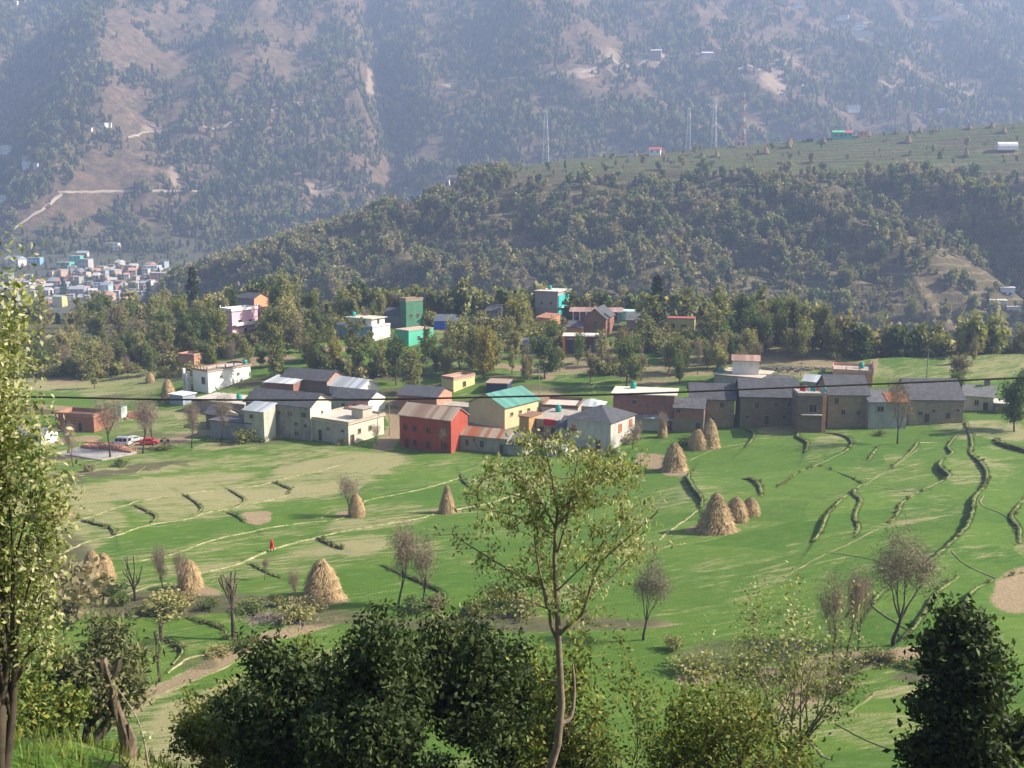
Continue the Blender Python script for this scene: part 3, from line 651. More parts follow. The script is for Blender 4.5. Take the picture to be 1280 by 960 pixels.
def place_tree(kind, k, loc, h, name, label, cat='tree', group=None, wide=1., crown_mat=None):
    tm, cm, Ht = variant(kind, k); s = h / Ht
    e = empty(name, loc, random.uniform(0, 6.28)); e.scale = (s * wide, s * wide, s)
    link('trunk' if kind != 'bush' else 'stems', tm, e); c = link('crown' if kind != 'bush' else 'foliage', cm, e)
    if crown_mat: c.material_slots[0].link = 'OBJECT'; c.material_slots[0].material = crown_mat
    return tag(e, label, cat, group)
def hpx(loc, px): return px * (np.array(loc) @ FW) / F / math.cos(PITCH * .6)

# trees one can point at: (px, base row, height px, kind, variant, wide, label)
NAMED = [
 (170, 752, 62, 'stub', 0, .9, 'dark lopped tree with club shaped upright branches standing above the scrub bank'),
 (293, 800, 92, 'stub', 1, 1.1, 'dark forked tree on the rim of the round bright green plot'),
 (200, 852, 88, 'stub', 2, .7, 'crooked leaning stub tree between the hooked bank and the dirt track'),
 (207, 748, 78, 'bare', 0, .7, 'slim leafless tree just left of the stack by the scrub bank'),
 (226, 748, 72, 'bare', 1, .55, 'slim leafless tree standing in front of the stack by the scrub bank'),
 (372, 757, 55, 'bare', 2, .7, 'thin leafless tree at the left foot of the tallest lower stack'),
 (331, 725, 36, 'bare', 3, .6, 'small faint leafless sapling in the green plot above the tallest lower stack'),
 (498, 760, 122, 'bare', 0, .8, 'left of the two slender bare trees in front of the green fields'),
 (528, 762, 104, 'bare', 2, .8, 'right of the two slender bare trees in front of the green fields'),
 (437, 645, 58, 'bare', 1, 1.1, 'leafless tree leaning over the small stack in the left field'),
 (804, 800, 118, 'bare', 3, .9, 'hazy brown leafless tree at the edge of the brightest green plot'),
 (1040, 838, 140, 'bare', 2, .6, 'left of the three thin bare trees beside the stony path'),
 (1058, 822, 130, 'bare', 0, .55, 'middle of the three thin bare trees beside the stony path'),
 (1072, 815, 112, 'bare', 1, .6, 'right of the three thin bare trees beside the stony path'),
 (1115, 808, 165, 'bare', 3, 1.1, 'large forked bare tree with a wide misty crown above the stony path'),
 (92, 583, 62, 'bare', 0, .8, 'bare tree in front of the brick and slab yard at its left end'),
 (138, 573, 88, 'bare', 1, .9, 'bare tree in front of the brick stacks next to the white van'),
 (178, 567, 84, 'bare', 2, .9, 'bare tree standing between the white van and the red car'),
 (191, 558, 66, 'bare', 3, .8, 'bare tree right in front of the red car'),
 (240, 560, 66, 'bare', 0, .8, 'bare tree on the verge right of the parked motorcycle'),
 (276, 553, 70, 'bare', 2, .9, 'bare tree in front of the low blue grey shed'),
 (470, 557, 30, 'bare', 1, .9, 'small reddish bare tree by the cream flat roofed house corner'),
 (553, 566, 44, 'bare', 3, .9, 'leafless tree against the wall of the red house'),
 (1122, 555, 92, 'bare', 1, .75, 'pale slender tree with a light trunk before the rust roofed annex'),
 (1268, 540, 78, 'light', 0, .75, 'loose green tree at the right edge below the porch house'),
 (1196, 505, 40, 'light', 2, .7, 'young green tree at the corner of the long grey house'),
 (829, 548, 38, 'bare', 1, .7, 'dry brown leafless tree before the slate roofed brick annex'),
 (790, 562, 40, 'bare', 2, 1., 'spreading bare tree beside the white walled slate house'),
 (681, 474, 54, 'dark', 0, .9, 'round dark green tree by the small slate hut'),
 (738, 478, 40, 'brown', 1, .8, 'grey brown tree on the bare terraces below the shop'),
 (783, 482, 62, 'light', 2, .85, 'pale grey green tree just behind the brick house with the water tank'),
 (605, 475, 68, 'yellow', 0, .7, 'olive tree clump behind the little yellow house'),
 (590, 470, 62, 'broad', 2, .7, 'grey green tree left of the olive tree behind the little yellow house'),
 (575, 462, 66, 'broad', 4, .9, 'tall grey tree on the green terrace below the blue sheeting'),
 (495, 482, 62, 'dark', 3, .8, 'dark bushy tree between the mint house and the slate farm roofs'),
 (520, 490, 55, 'broad', 1, .8, 'dull green tree above the slate roofed brick house'),
 (478, 472, 48, 'broad', 3, .8, 'grey tree left of the dark bushy tree below the mint house'),
 (418, 462, 40, 'yellow', 3, .8, 'small bright yellow tree on the green terrace'),
 (400, 470, 62, 'column', 0, 1., 'tall narrow tree left of the small bright yellow tree'),
 (448, 470, 70, 'column', 1, 1., 'tall narrow tree in front of the turquoise and white house'),
 (345, 480, 72, 'column', 2, 1., 'tall narrow tree behind the slate farm roof'),
 (272, 440, 54, 'yellow', 2, .7, 'yellow green tree right of the small cone stacks'),
 (228, 425, 60, 'light', 3, .6, 'light green narrow tree behind the small cone stacks'),
 (243, 392, 60, 'pine', 0, 1., 'tall dark conifer rising above the wood in front of the town'),
 (187, 385, 34, 'pine', 1, 1., 'small conifer before the crowded town'),
 (80, 375, 30, 'pine', 2, 1., 'small conifer in the middle of the town roofs'),
 (820, 418, 76, 'pine', 1, 1.1, 'tall dark tree beside the white house with the rusty roof'),
 (802, 395, 38, 'dark', 1, 1.2, 'round deep green tree behind the slate roofs'),
 (810, 440, 70, 'column', 3, 1.2, 'tall mixed tree left of the yellow walled house'),
 (898, 450, 68, 'column', 0, 1.2, 'tall narrow tree right of the yellow walled house'),
 (990, 430, 55, 'dark', 2, .9, 'dark green tree at the edge of the plateau behind the white room'),
 (1100, 432, 42, 'yellow', 1, 1., 'pale yellow tree at the top of the sloping light field'),
 (1196, 474, 32, 'brown', 0, 1.4, 'rounded orange tinged bush tree alone in the light field'),
 (1140, 402, 30, 'yellow', 0, 1., 'orange yellow tree at the plateau edge'),
 (1215, 455, 34, 'brown', 3, .6, 'thin brown tree in the light field above the orange tinged bush'),
 (1060, 358, 22, 'yellow', 3, 1.1, 'single bright yellow tree on the wooded ridge'),
 (470, 250, 22, 'dark', 1, 1., 'dark tree at the left shoulder of the ridge skyline'),
 (358, 400, 60, 'broad', 0, .8, 'orange topped tree in the wood above the pink house'),
 (305, 555, 20, 'bush', 0, 1., 'small bush at the foot of the grey three storey house'),
 (148, 590, 0, '', 0, 0, ''),
]
for px, row, h, kind, k, wd, lab in NAMED:
    if not kind: continue
    p = P(px, row); nm = {'pine': 'conifer_tree', 'bare': 'bare_tree', 'stub': 'lopped_tree', 'bush': 'bush'}.get(kind, 'leafy_tree')
    place_tree(kind, k, p, hpx(p, h), nm, lab, 'bush' if kind == 'bush' else 'tree', wide=wd * (1.05 if kind == 'bare' else 1))
# bushes
BUSH = [(25, 760, 50), (85, 770, 70), (128, 745, 22), (150, 758, 18), (215, 760, 24), (200, 770, 26), (232, 755, 16), (262, 762, 16), (318, 765, 18), (345, 758, 16), (372, 778, 24), (385, 762, 20), (410, 745, 22), (300, 812, 16), (275, 818, 14), (318, 806, 14), (545, 762, 18), (515, 765, 20), (628, 760, 36), (655, 770, 30), (1095, 828, 16), (1110, 830, 18), (1060, 838, 14), (1140, 835, 14), (1168, 840, 18), (1020, 868, 16), (1040, 862, 18), (985, 850, 22), (930, 846, 24), (870, 840, 26), (840, 812, 20), (848, 572, 10), (862, 556, 12), (925, 532, 16), (1100, 545, 8), (205, 562, 10), (110, 590, 12), (150, 583, 10), (330, 552, 8), (350, 550, 7), (428, 556, 8), (780, 552, 16), (766, 570, 10)]
for i, (px, row, h) in enumerate(BUSH):
    p = P(px, row); z = ['above the lower dirt track', 'along the scrub bank'][px < 420] if row > 700 else 'at the foot of the village walls'
    if px > 1000 and row > 800: z = 'beside the stony path at lower right'
    elif 500 < px < 1000 and row > 700: z = 'on the brown bank behind the dark foreground trees'
    elif px < 200 and row < 620: z = 'on the verge below the brick yard'
    place_tree('bush', i % 3, p, hpx(p, h), 'bush', 'low grey green bush ' + z, 'bush', 'low bushes ' + z, 1. + .3 * (i % 3), [None, LB, LD, LL, None][i % 5])

# the wood behind and between the houses: individual trees, the rest as one mass
KEEP = []   # protected picture boxes of houses, filled by the village list: (x0, y0, x1, y1, base row)
def zone_label(px, row):
    if px < 240: return 'wood left of the pink house'
    if px < 420: return 'wood around the pink house'
    if px < 560: return 'wood behind the turquoise and mint houses'
    if px < 700: return 'wood around the small red roof'
    if px < 860: return 'wood around the upper hamlet'
    if px < 1020: return 'wood right of the yellow walled house'
    return 'trees on the plateau edge above the light field'
KN = {'broad': 'grey green rounded', 'dark': 'dark green dense', 'yellow': 'yellowing olive', 'brown': 'grey brown half bare', 'light': 'light green loose', 'column': 'tall narrow lopped', 'pine': 'dark conifer', 'bare': 'leafless twiggy'}
def wood():
    pool = []; cand = []
    r = random.Random(5)
    def try_add(px, row, hm, kind):
        p = P(px, row)
        D = np.array(p) @ FW; h = hm * F / D; w = h * .27
        for x0, y0, x1, y1, b in KEEP:
            if row > b - 1 and px + w > x0 and px - w < x1 and row - h < y1 + 2 and not (px + w * (.9 if b < 432 else .55) < x0 or px - w * (.9 if b < 432 else .55) > x1): return
            if x0 - 2 < px < x1 + 2 and b - 7 < row <= b: return
        cand.append((p, hm, kind, px, row, h))
    kinds = ['broad'] * 6 + ['column'] * 8 + ['dark'] * 2 + ['yellow'] * 2 + ['brown'] * 3 + ['light'] * 4 + ['bare'] * 2 + ['pine'] * 1
    n = 0
    for i, (px, row) in enumerate([(640, 468), (655, 478), (700, 464), (722, 456), (762, 470), (752, 458), (800, 476), (835, 466), (850, 480), (872, 468), (905, 460), (926, 452), (545, 468), (530, 452), (507, 466), (462, 455), (385, 455), (310, 468), (326, 460), (290, 462), (118, 486), (131, 470), (98, 468), (112, 456), (160, 474), (178, 458), (205, 455), (88, 452), (440, 448), (560, 448), (620, 456), (778, 448), (645, 450), (690, 440), (960, 446), (975, 440), (1015, 440), (1030, 446), (1050, 436), (1075, 440)]):
        p = P(px, row); cand.append((p, (7.5, 9.5, 6.5, 8.5)[i % 4], ('column', 'brown', 'broad', 'light', 'bare')[i % 5], px, row, 0))
    while len(cand) < 315 and n < 7000:
        n += 1; px = r.uniform(45, 1275); t = r.random()
        bot = np.interp(px, [0, 200, 330, 480, 600, 700, 900, 1040, 1110, 1180, 1280], [480, 470, 475, 478, 470, 455, 478, 440, 434, 434, 434])
        top = np.interp(px, [0, 230, 330, 600, 900, 1000, 1050, 1280], [404, 404, 388, 396, 404, 418, 428, 428])
        row = top + (bot - top) * t ** 1.05
        if 230 < px < 480 and row > 460 and r.random() < .4: continue
        kd = r.choice(kinds)
        hm = r.uniform(6.5, 14) if kd != 'pine' else r.uniform(9, 15)
        if row > 445: hm *= .8
        if px > 1030: hm *= .6
        try_add(px, row, hm, kd)
    for p, hm, kd, px, row, h in cand:
        place_tree(kd, r.randrange(5 if kd in ('broad', 'brown') else 4), p, hm, 'conifer_tree' if kd == 'pine' else 'leafy_tree', f'{KN[kd]} tree in the {zone_label(px, row)}', 'tree', f'{KN[kd]} trees in the {zone_label(px, row)}', r.uniform(.6, .9))
    return cand
def scatter(name, pts, sizes, idx, kinds, label, cat, group=None):
    """one mass of trees: a point cloud mesh whose points carry tree instances"""
    me = bpy.data.meshes.new(name); me.from_pydata([tuple(p) for p in pts], [], [])
    a = me.attributes.new('siz', 'FLOAT', 'POINT'); a.data.foreach_set('value', np.asarray(sizes, np.float32))
    a = me.attributes.new('pick', 'INT', 'POINT'); a.data.foreach_set('value', np.asarray(idx, np.int32))
    a = me.attributes.new('turn', 'FLOAT', 'POINT'); a.data.foreach_set('value', RNG.uniform(0, 6.28, len(pts)).astype(np.float32))
    c = bpy.data.collections.new(name + '_kinds')
    for i, (kd, k) in enumerate(kinds):
        tm, cm, Ht = variant(kd, k); V = [v.co.copy() / Ht for v in cm.vertices]
        # a light stand-in mesh of the same tree: crown leaves thinned and enlarged, plus a stem
        n = len(cm.vertices) // 4; step = max(1, n // 330); vs = []; fs = []
        for q in range(0, n, step):
            w = V[4 * q:4 * q + 4]; m_ = (w[0] + w[2]) / 2; f = step ** .5 * (1.0 if kd not in ('bare',) else 1.3)
            fs.append(tuple(range(len(vs), len(vs) + 4))); vs += [m_ + (v - m_) * f for v in w]
        mb = MB(); mb.add(vs, fs); mb.tube([(0, 0, -.03), (0, 0, .7)], [.018, .006], 4, False, 1)
        m2 = bpy.data.meshes.new('far_tree'); m2.from_pydata(mb.v, [], mb.f); m2.materials.append(cm.materials[0]); m2.materials.append(BARK); m2.polygons.foreach_set('material_index', mb.m); m2.update()
        c.objects.link(bpy.data.objects.new(f'far_tree_{i:02d}', m2))
    o = link(name, me); tag(o, label, cat, group, 'stuff')
    g = bpy.data.node_groups.new(name + '_grow', 'GeometryNodeTree')
    g.interface.new_socket('Geometry', in_out='INPUT', socket_type='NodeSocketGeometry'); g.interface.new_socket('Geometry', in_out='OUTPUT', socket_type='NodeSocketGeometry')
    gi = g.nodes.new('NodeGroupInput'); go = g.nodes.new('NodeGroupOutput'); ip = g.nodes.new('GeometryNodeInstanceOnPoints'); ci = g.nodes.new('GeometryNodeCollectionInfo')
    ci.inputs['Collection'].default_value = c; ci.inputs['Separate Children'].default_value = True; ci.inputs['Reset Children'].default_value = True
    def att(nm, ty): n_ = g.nodes.new('GeometryNodeInputNamedAttribute'); n_.data_type = ty; n_.inputs[0].default_value = nm; return next(s for s in n_.outputs if s.enabled)
    cb = g.nodes.new('ShaderNodeCombineXYZ'); g.links.new(att('turn', 'FLOAT'), cb.inputs[2])
    g.links.new(gi.outputs[0], ip.inputs['Points']); g.links.new(ci.outputs[0], ip.inputs['Instance']); ip.inputs['Pick Instance'].default_value = True
    g.links.new(att('pick', 'INT'), ip.inputs['Instance Index']); g.links.new(cb.outputs[0], ip.inputs['Rotation']); g.links.new(att('siz', 'FLOAT'), ip.inputs['Scale'])
    g.links.new(ip.outputs[0], go.inputs[0]); md = o.modifiers.new('grow', 'NODES'); md.node_group = g; return o
def far_woods():
    # beyond the plateau edge
    x = RNG.uniform(-260, 330, 9000); y = RNG.uniform(262, 520, 9000); u = x / y
    ye = np.interp(u, [-.6, -.3, -.1, .2, .33, .6], [400, 380, 332, 322, 266, 262])
    k = (np.abs(u) < .62) & (y > ye + 3) & (y < ye + 95); x, y = x[k][:1500], y[k][:1500]; z = z_near(x, y); n = len(x)
    kinds = [('broad', 0), ('broad', 1), ('dark', 0), ('yellow', 0), ('brown', 0), ('column', 1), ('light', 0), ('pine', 0)]
    scatter('wood_below_plateau', np.stack([x, y, z], 1), RNG.uniform(8, 13, n), RNG.choice(8, n, p=[.22, .2, .16, .08, .14, .12, .04, .04]), kinds, 'mixed wood falling away behind the plateau edge', 'wood')
    # between the individual trees: undergrowth and saplings
    x = RNG.uniform(-170, 150, 7000); y = RNG.uniform(236, 335, 7000); u = x / y; ye = np.interp(u, [-.6, -.3, -.1, .2, .33, .6], [400, 380, 332, 322, 266, 262])
    z = z_near(x, y); px, row = proj_np(x, y, z); n1 = fbm(x / 22, y / 12, 101, 3)
    k = (np.abs(u) < .56) & (y < ye) & (n1 + .012 * (y - 290) > .05) & ~((px > 1060) & (row < 480))
    for x0, y0, x1, y1, b in KEEP: k &= ~((px > x0 - 3) & (px < x1 + 3) & (row > y0) & (row < b + 9))
    x, y, z = x[k][:1900], y[k][:1900], z[k][:1900]; n = len(x)
    scatter('undergrowth', np.stack([x, y, z], 1), RNG.uniform(1.2, 4.2, n), RNG.choice(8, n), [('bush', 0), ('bush', 1), ('brown', 1), ('bush', 2), ('light', 1), ('yellow', 1), ('bare', 1), ('broad', 2)], 'low undergrowth and saplings between the trees and houses', 'undergrowth')
    # weeds along the terrace walls
    W = [];
    for (pts, h) in POLY:
        for (a, b) in zip(pts, pts[1:]):
            for _ in range(int(np.hypot(b[0] - a[0], b[1] - a[1]) * (1.6 if h > .6 else .35)) + 1): t = RNG.random(); W.append((a[0] + (b[0] - a[0]) * t + RNG.normal(0, .28), a[1] + (b[1] - a[1]) * t + RNG.normal(0, .25)))
    W = np.array(W); z = z_near(W[:, 0], W[:, 1]) + .05
    scatter('wall_weeds', np.stack([W[:, 0], W[:, 1], z], 1), .12 + .42 * RNG.random(len(W)) ** 2.5, RNG.choice(4, len(W)), [('bush', 0), ('brown', 1), ('bush', 2), ('bush', 1)], 'tufts of weeds growing along the terrace walls', 'weeds')
    # ridge
    N = 26000; y = RNG.uniform(505, 905, N); x = RNG.uniform(-.6, .62, N) * y; z = z_ridge(x, y); px, row = proj_np(x, y, z)
    n1 = fbm(x / 45, y / 30, 103, 3); sh = z_ridge(x + 6, y) - z_ridge(x - 6, y)
    dens = np.where((y > 738) & (px > 640), .045, .80 + n1 * .7 - .05 * np.clip(-sh, -5, 5)); 
    dens = np.where((y > 715) & (y < 738) & (px > 640), .9, dens)
    dens = np.where(blobs(px, row, [(1160, 282, 40, 9, 1), (520, 258, 26, 6, 1), (430, 300, 20, 6, 1)]) > .5, .06, dens)
    for a, b, ww in FARH: dens = np.where((np.abs(px - a) < ww * .6 + 2) & (row > b - 3) & (row < b + 13), 0., dens)
    k = (RNG.random(N) < dens * .62) & (z > -104) & (px > 200) & (row > 130); x, y, z, px, n1 = x[k], y[k], z[k], px[k], n1[k]; n = len(x)
    siz = (3.5 + 7.5 * RNG.random(n) ** 1.7) * np.where((y > 745) & (px > 640), .62, 1) * (1 + .3 * (n1 > .2)) * np.where(y > 880, .55, 1)
    scatter('ridge_wood', np.stack([x, y, z], 1), siz, RNG.choice(8, n, p=[.14, .12, .16, .06, .34, .06, .06, .06]), kinds, 'scrubby mixed wood covering the face of the ridge', 'wood')
    # mountain
    N = 120000; y = RNG.uniform(960, 2400, N) ; x = RNG.uniform(-.6, .6, N) * y; z = z_mount(x, y); px, row = proj_np(x, y, z)
    k = (row > -60) & (row < 400) & (px > -60) & (px < 1340); x, y, z, px, row = x[k], y[k], z[k], px[k], row[k]
    n1 = fbm(x / 130, y / 200, 107, 4); n2 = fbm(x / 34, y / 50, 111, 3); sh = (z_mount(x + 14, y) - z_mount(x - 14, y)) / 28
    d = .62 + .4 * n1 + 1.3 * n2 + .5 * np.clip(sh, -.8, .8)
    d = d + .6 * blobs(px, row, [(50, 110, 75, 130, .6), (400, 190, 90, 50, .4), (330, 260, 110, 30, .4), (250, 260, 80, 40, .3), (560, 150, 90, 40, .3), (900, 160, 80, 60, .25), (740, 130, 60, 40, .4), (500, 120, 26, 130, .5)]) - blobs(px, row, [(160, 90, 30, 100, .5), (280, 60, 110, 60, .3), (120, 240, 40, 30, .4), (470, 108, 10, 14, 1), (215, 218, 8, 14, 1), (700, 88, 40, 8, 1), (965, 98, 20, 16, 1), (1074, 42, 14, 6, 1)])
    d = np.where((row > 318) & (px < 225), .10, d)
    for a, b, ww in FARH: d = np.where((np.abs(px - a) < ww * .6 + 3) & (row > b - 3) & (row < b + 13), 0., d)
    k = RNG.random(len(x)) < np.clip(d, .0, 1) * .75; x, y, z, row = x[k], y[k], z[k], row[k]; n = len(x)
    kd = [('pine', 0), ('pine', 1), ('broad', 0), ('dark', 1), ('pine', 2), ('broad', 3)]
    scatter('mountain_forest', np.stack([x, y, z], 1), (6 + 9 * RNG.random(n) ** 1.6) * np.where(row > 300, .65, 1), RNG.choice(6, n, p=[.25, .2, .17, .15, .13, .1]), kd, 'open pine forest scattered over the hazy mountain', 'forest')
    print('scatter counts', n)

# ------------------------------------------------------------------ trees close to the camera
def near_tree(name, label, px, ybase, top_row, kind, seed, **o):
    """ybase: distance from the camera; the trunk stands on the slope there"""
    x = (px - 640) / F * ybase * 1.12 if 'x' not in o else o['x']; g = float(z_near(np.array([x]), np.array([float(ybase)]))[0])
    top = at_depth(px, top_row, ybase).z; Ht = top - g; r = random.Random(seed); rg = np.random.default_rng(seed)
    out = []; tips = []; e = empty(name, (x, ybase, g)); tag(e, label, o.get('cat', 'tree'))
    if kind == 'oak':
        grow(r, out, tips, Vector((0, 0, -.3)), Vector((r.uniform(-.1, .1), 0, 1)), Ht * .42, .15, 0, 4, .72, [5, 4, 3, 3], .07, .12, 4, 3)
    elif kind == 'sapling':
        grow(r, out, tips, Vector((0, 0, -.3)), Vector((r.uniform(-.1, .1), 0, 1)), Ht * .48, .055, 0, 3, .42, [5, 4, 3], .12, .10, 5, 2)
    elif kind == 'willow':
        grow(r, out, tips, Vector((0, 0, -.3)), Vector((.05, 0, 1)), Ht * .3, .22, 0, 3, .75, [8, 5, 4], .18, .12, 4, 2)
    T = np.array([tuple(t) for t in tips]); f = (Ht - .15) / np.percentile(T[:, 2], 99.5); W = o.get('width', 3.); cur = np.percentile(np.abs(T[:, 0]), 96) * 2
    fx = W / cur; sc = lambda p: Vector((p.x * fx, p.y * fx, p.z * f if p.z > 0 else p.z))
    out = [([sc(p) for p in pts], rs, l) for pts, rs, l in out]; T = T * np.array([fx, fx, f])
    wood_mb(out, (9, 6, 5, 4, 3)).build('trunk', o.get('bark', BARKD), e, True)
    C = cluster(T, o.get('per', 14), o.get('sig', .16), rg); C = C[C[:, 2] > o.get('low', .9)]
    link('crown', leaf_mesh('crown', C, o.get('leaf', .1), o['mat'], o.get('elong', 1.7), o.get('droop', .2), fold=.15, rng=rg), e)
    if 'mat2' in o:
        C2 = C[rg.random(len(C)) < .18] + rg.normal(size=3) * .05
        link('dry_leaves', leaf_mesh('dry_leaves', C2 + rg.normal(size=(len(C2), 3)) * .08, o.get('leaf', .1) * .9, o['mat2'], o.get('elong', 1.7), .5, rng=rg), e)
    print(name, 'leaves', len(C), 'H', round(Ht, 1)); return e
def foreground():
    OK_ = m_leaf('oak_leaves', [(.022, .038, .014), (.036, .060, .020), (.060, .095, .030), (.10, .135, .045)], .2, False)
    YG = m_leaf('yellow_green_leaves', [(.15, .19, .06), (.27, .31, .10), (.41, .43, .18), (.60, .57, .36), (.22, .24, .09)], .35, False)
    OG = m_leaf('olive_leaves', [(.06, .09, .02), (.12, .17, .035), (.20, .25, .055), (.30, .27, .08)], .3, False)
    GG = m_leaf('fresh_leaves', [(.07, .12, .025), (.13, .19, .04), (.18, .24, .055), (.3, .28, .06)], .3, False)
    WG = m_leaf('willow_leaves', [(.09, .11, .05), (.14, .155, .075), (.18, .19, .08)], .2, False)
    # the tall thin tree in the middle: shaped by hand from the photograph
    y = 16.; g = float(z_near(np.array([.65]), np.array([y]))[0]); e = empty('walnut_tree', (0, 0, 0)); tag(e, 'tall thin tree with drooping yellow green leaves rising in front of the fields', 'tree')
    r = random.Random(3); rg = np.random.default_rng(3); Q = lambda px, row, dy=0.: at_depth(px, row, y + dy)
    out = []; tips = []
    base = Q(688, 960); base0 = Vector((base.x - .35, y, g - .3))
    trunk = [base0, base, Q(697, 930), Q(702, 880), Q(700, 840), Q(698, 800), Q(697, 770), Q(695, 740), Q(693, 700), Q(694, 670), Q(697, 640), Q(690, 600), Q(684, 570), Q(676, 545)]
    out.append((trunk, [.10, .07, .066, .062, .058, .052, .046, .04, .034, .029, .024, .018, .012, .005], 0))
    limbs = [([(700, 905), (714, 895), (718, 860), (716, 830)], .05, .3), ([(698, 795), (712, 780), (727, 768), (735, 745), (750, 705), (790, 668), (822, 640)], .034, -.6), ([(696, 800), (688, 780), (686, 755), (676, 730), (650, 720), (600, 690), (565, 668)], .03, .5), ([(684, 760), (672, 700), (668, 660), (676, 630)], .024, .3), ([(694, 670), (660, 650), (625, 640), (588, 636)], .022, -.5), ([(697, 655), (720, 630), (750, 600), (772, 578)], .024, .4),
             ([(697, 690), (708, 650), (716, 610), (722, 575)], .022, -.3), ([(694, 660), (672, 620), (640, 590), (610, 598)], .02, .6), ([(690, 600), (668, 575), (655, 555)], .016, .2), ([(735, 745), (765, 720), (795, 690), (825, 685)], .016, .5), ([(695, 740), (745, 690), (765, 660), (790, 640)], .016, -.9), ([(712, 620), (752, 625), (790, 608)], .018, .9), ([(700, 640), (735, 600), (745, 565)], .018, -.8), ([(676, 630), (640, 618), (600, 612)], .018, .9), ([(722, 600), (760, 590), (800, 580)], .014, .1), ([(697, 855), (685, 850), (676, 856)], .02, .2), ([(686, 762), (640, 745), (600, 760), (560, 790)], .014, -.4), ([(735, 745), (700, 720), (720, 690)], .012, .4)]
    for L, rad, dy in limbs:
        n = len(L); pts = [Q(a, b, dy * i / max(1, n - 1)) for i, (a, b) in enumerate(L)]; pts = smooth_line(pts, 3)
        out.append((pts, [rad * (1 - .75 * i / (len(pts) - 1)) for i in range(len(pts))], 1))
        for i in range(len(pts) // 3, len(pts)):
            if L[0][1] > 840 : continue
            for q in range(3):
                d = Vector((r.gauss(0, 1), r.gauss(0, 1), r.gauss(.1, .6))); grow(r, out, tips, pts[i], d, r.uniform(.13, .30), .006, 2, 3, .6, [0, 0, 2], -.02, .2, 3)
    for i in range(9, len(trunk) - 1):
        for q in range(5): grow(r, out, tips, trunk[i].lerp(trunk[i + 1], r.random()), Vector((r.gauss(0, 1), r.gauss(0, 1), .2)), r.uniform(.25, .5), .008, 2, 3, .6, [0, 0, 3], .0, .2, 3)
    wood_mb(out, (10, 7, 4, 3)).build('trunk', m_plain((.20, .165, .12), .9, .35, 9.), e, True)
    C = cluster(tips, 5, .065, rg); cx = -C[:, 0] * 0 + 640 + F * C[:, 0] / (C[:, 1] * FW[1] + C[:, 2] * FW[2]); C = C[rg.random(len(C)) < .82 - .5 * sstep(770, 820, cx) - .4 * sstep(620, 570, cx)]; print('walnut leaves', len(C))
    link('crown', leaf_mesh('crown', C, .040, YG, 2.2, .85, fold=.2, rng=rg), e)
    # dark evergreen mass
    near_tree('oak_tree', 'left of the dark dense evergreen trees along the bottom of the photo', 425, 26, 782, 'oak', 11, width=3.6, mat=OK_, leaf=.105, per=36, sig=.24, low=1.)
    near_tree('oak_tree', 'middle dark dense evergreen tree under the thin yellow green one', 520, 23, 765, 'oak', 12, width=3.3, mat=OK_, leaf=.10, per=38, sig=.24, low=.5)
    near_tree('oak_tree', 'right of the dark dense evergreen trees behind the thin trunk', 628, 24.5, 768, 'oak', 13, width=3.4, mat=OK_, leaf=.10, per=36, sig=.24, low=.5)
    near_tree('oak_tree', 'smaller olive green oak in front between the dark evergreens and thin trunk', 720, 21, 800, 'oak', 14, width=2.4, mat=OG, leaf=.08, per=5, sig=.2, low=.3)
    near_tree('oak_tree', 'grey green feathery tree at the left end of the dark evergreens', 350, 28, 822, 'oak', 15, width=2.6, mat=OG, leaf=.1, per=10, sig=.2, low=1.2)
    near_tree('oak_tree', 'dark glossy evergreen tree filling the bottom right corner', 1225, 22, 785, 'oak', 16, width=2.9, mat=OK_, leaf=.105, per=34, sig=.22, low=.2)
    near_tree('oak_tree', 'second dark evergreen at the extreme right edge of the photo', 1300, 20, 795, 'oak', 17, width=2.4, mat=OK_, leaf=.12, per=20, sig=.22, low=.2)
    near_tree('sapling_tree', 'small round leaved tree in the pale field at lower left', 285, 30, 852, 'oak', 18, width=2.0, mat=OG, leaf=.09, per=8, sig=.16, low=1.)
    near_tree('fig_tree', 'loose yellow leaved tree at lower right before the stony path', 965, 24, 722, 'oak', 19, width=3.2, mat=YG, leaf=.065, per=3, sig=.18, low=1.8, bark=BARKP)
    near_tree('sapling_tree', 'wiry half bare sapling with scattered pale leaves in front of the brightest field', 880, 25, 745, 'sapling', 20, width=2.6, mat=YG, leaf=.06, per=2, sig=.16, low=1.)
    near_tree('sapling_tree', 'wiry olive sapling between the thin trunk and the yellow leaved tree', 805, 23, 800, 'sapling', 21, width=2.8, mat=OG, leaf=.07, per=4, sig=.16, low=.6)
    near_tree('sapling_tree', 'fresh green leafy shrub tree at the bottom right of the thin trunk', 850, 20, 860, 'oak', 22, width=2.2, mat=GG, leaf=.07, per=4, sig=.16, low=.3)
    near_tree('sapling_tree', 'tallest wiry twig tree reaching into the misty bare crowns', 920, 29, 715, 'sapling', 27, width=2.6, mat=YG, leaf=.08, per=3, sig=.18, low=1., bark=BARKP)
    near_tree('sapling_tree', 'low fresh shrub under the loose yellow leaved tree', 915, 19, 880, 'oak', 28, width=2.2, mat=OG, leaf=.07, per=4, sig=.16, low=.3)
    # left edge
    near_tree('poplar_tree', 'tall yellow green tree filling the left edge of the photo', -25, 12.5, 350, 'oak', 23, x=-6.85, width=2.0, mat=YG, leaf=.05, per=19, sig=.15, low=3.3)
    near_tree('poplar_tree', 'lower bronze leaved tree at the left edge beneath the tall one', -5, 15, 548, 'oak', 24, x=-8.3, width=1.9, mat=OG, leaf=.06, per=9, sig=.15, low=.8)
    near_tree('willow_tree', 'feathery grey green pollard willow on the near slope at lower left', 118, 32, 788, 'willow', 25, width=3.0, mat=WG, leaf=.11, per=10, sig=.26, low=.9, elong=2.6, x=(118 - 640) / F * 35.5)
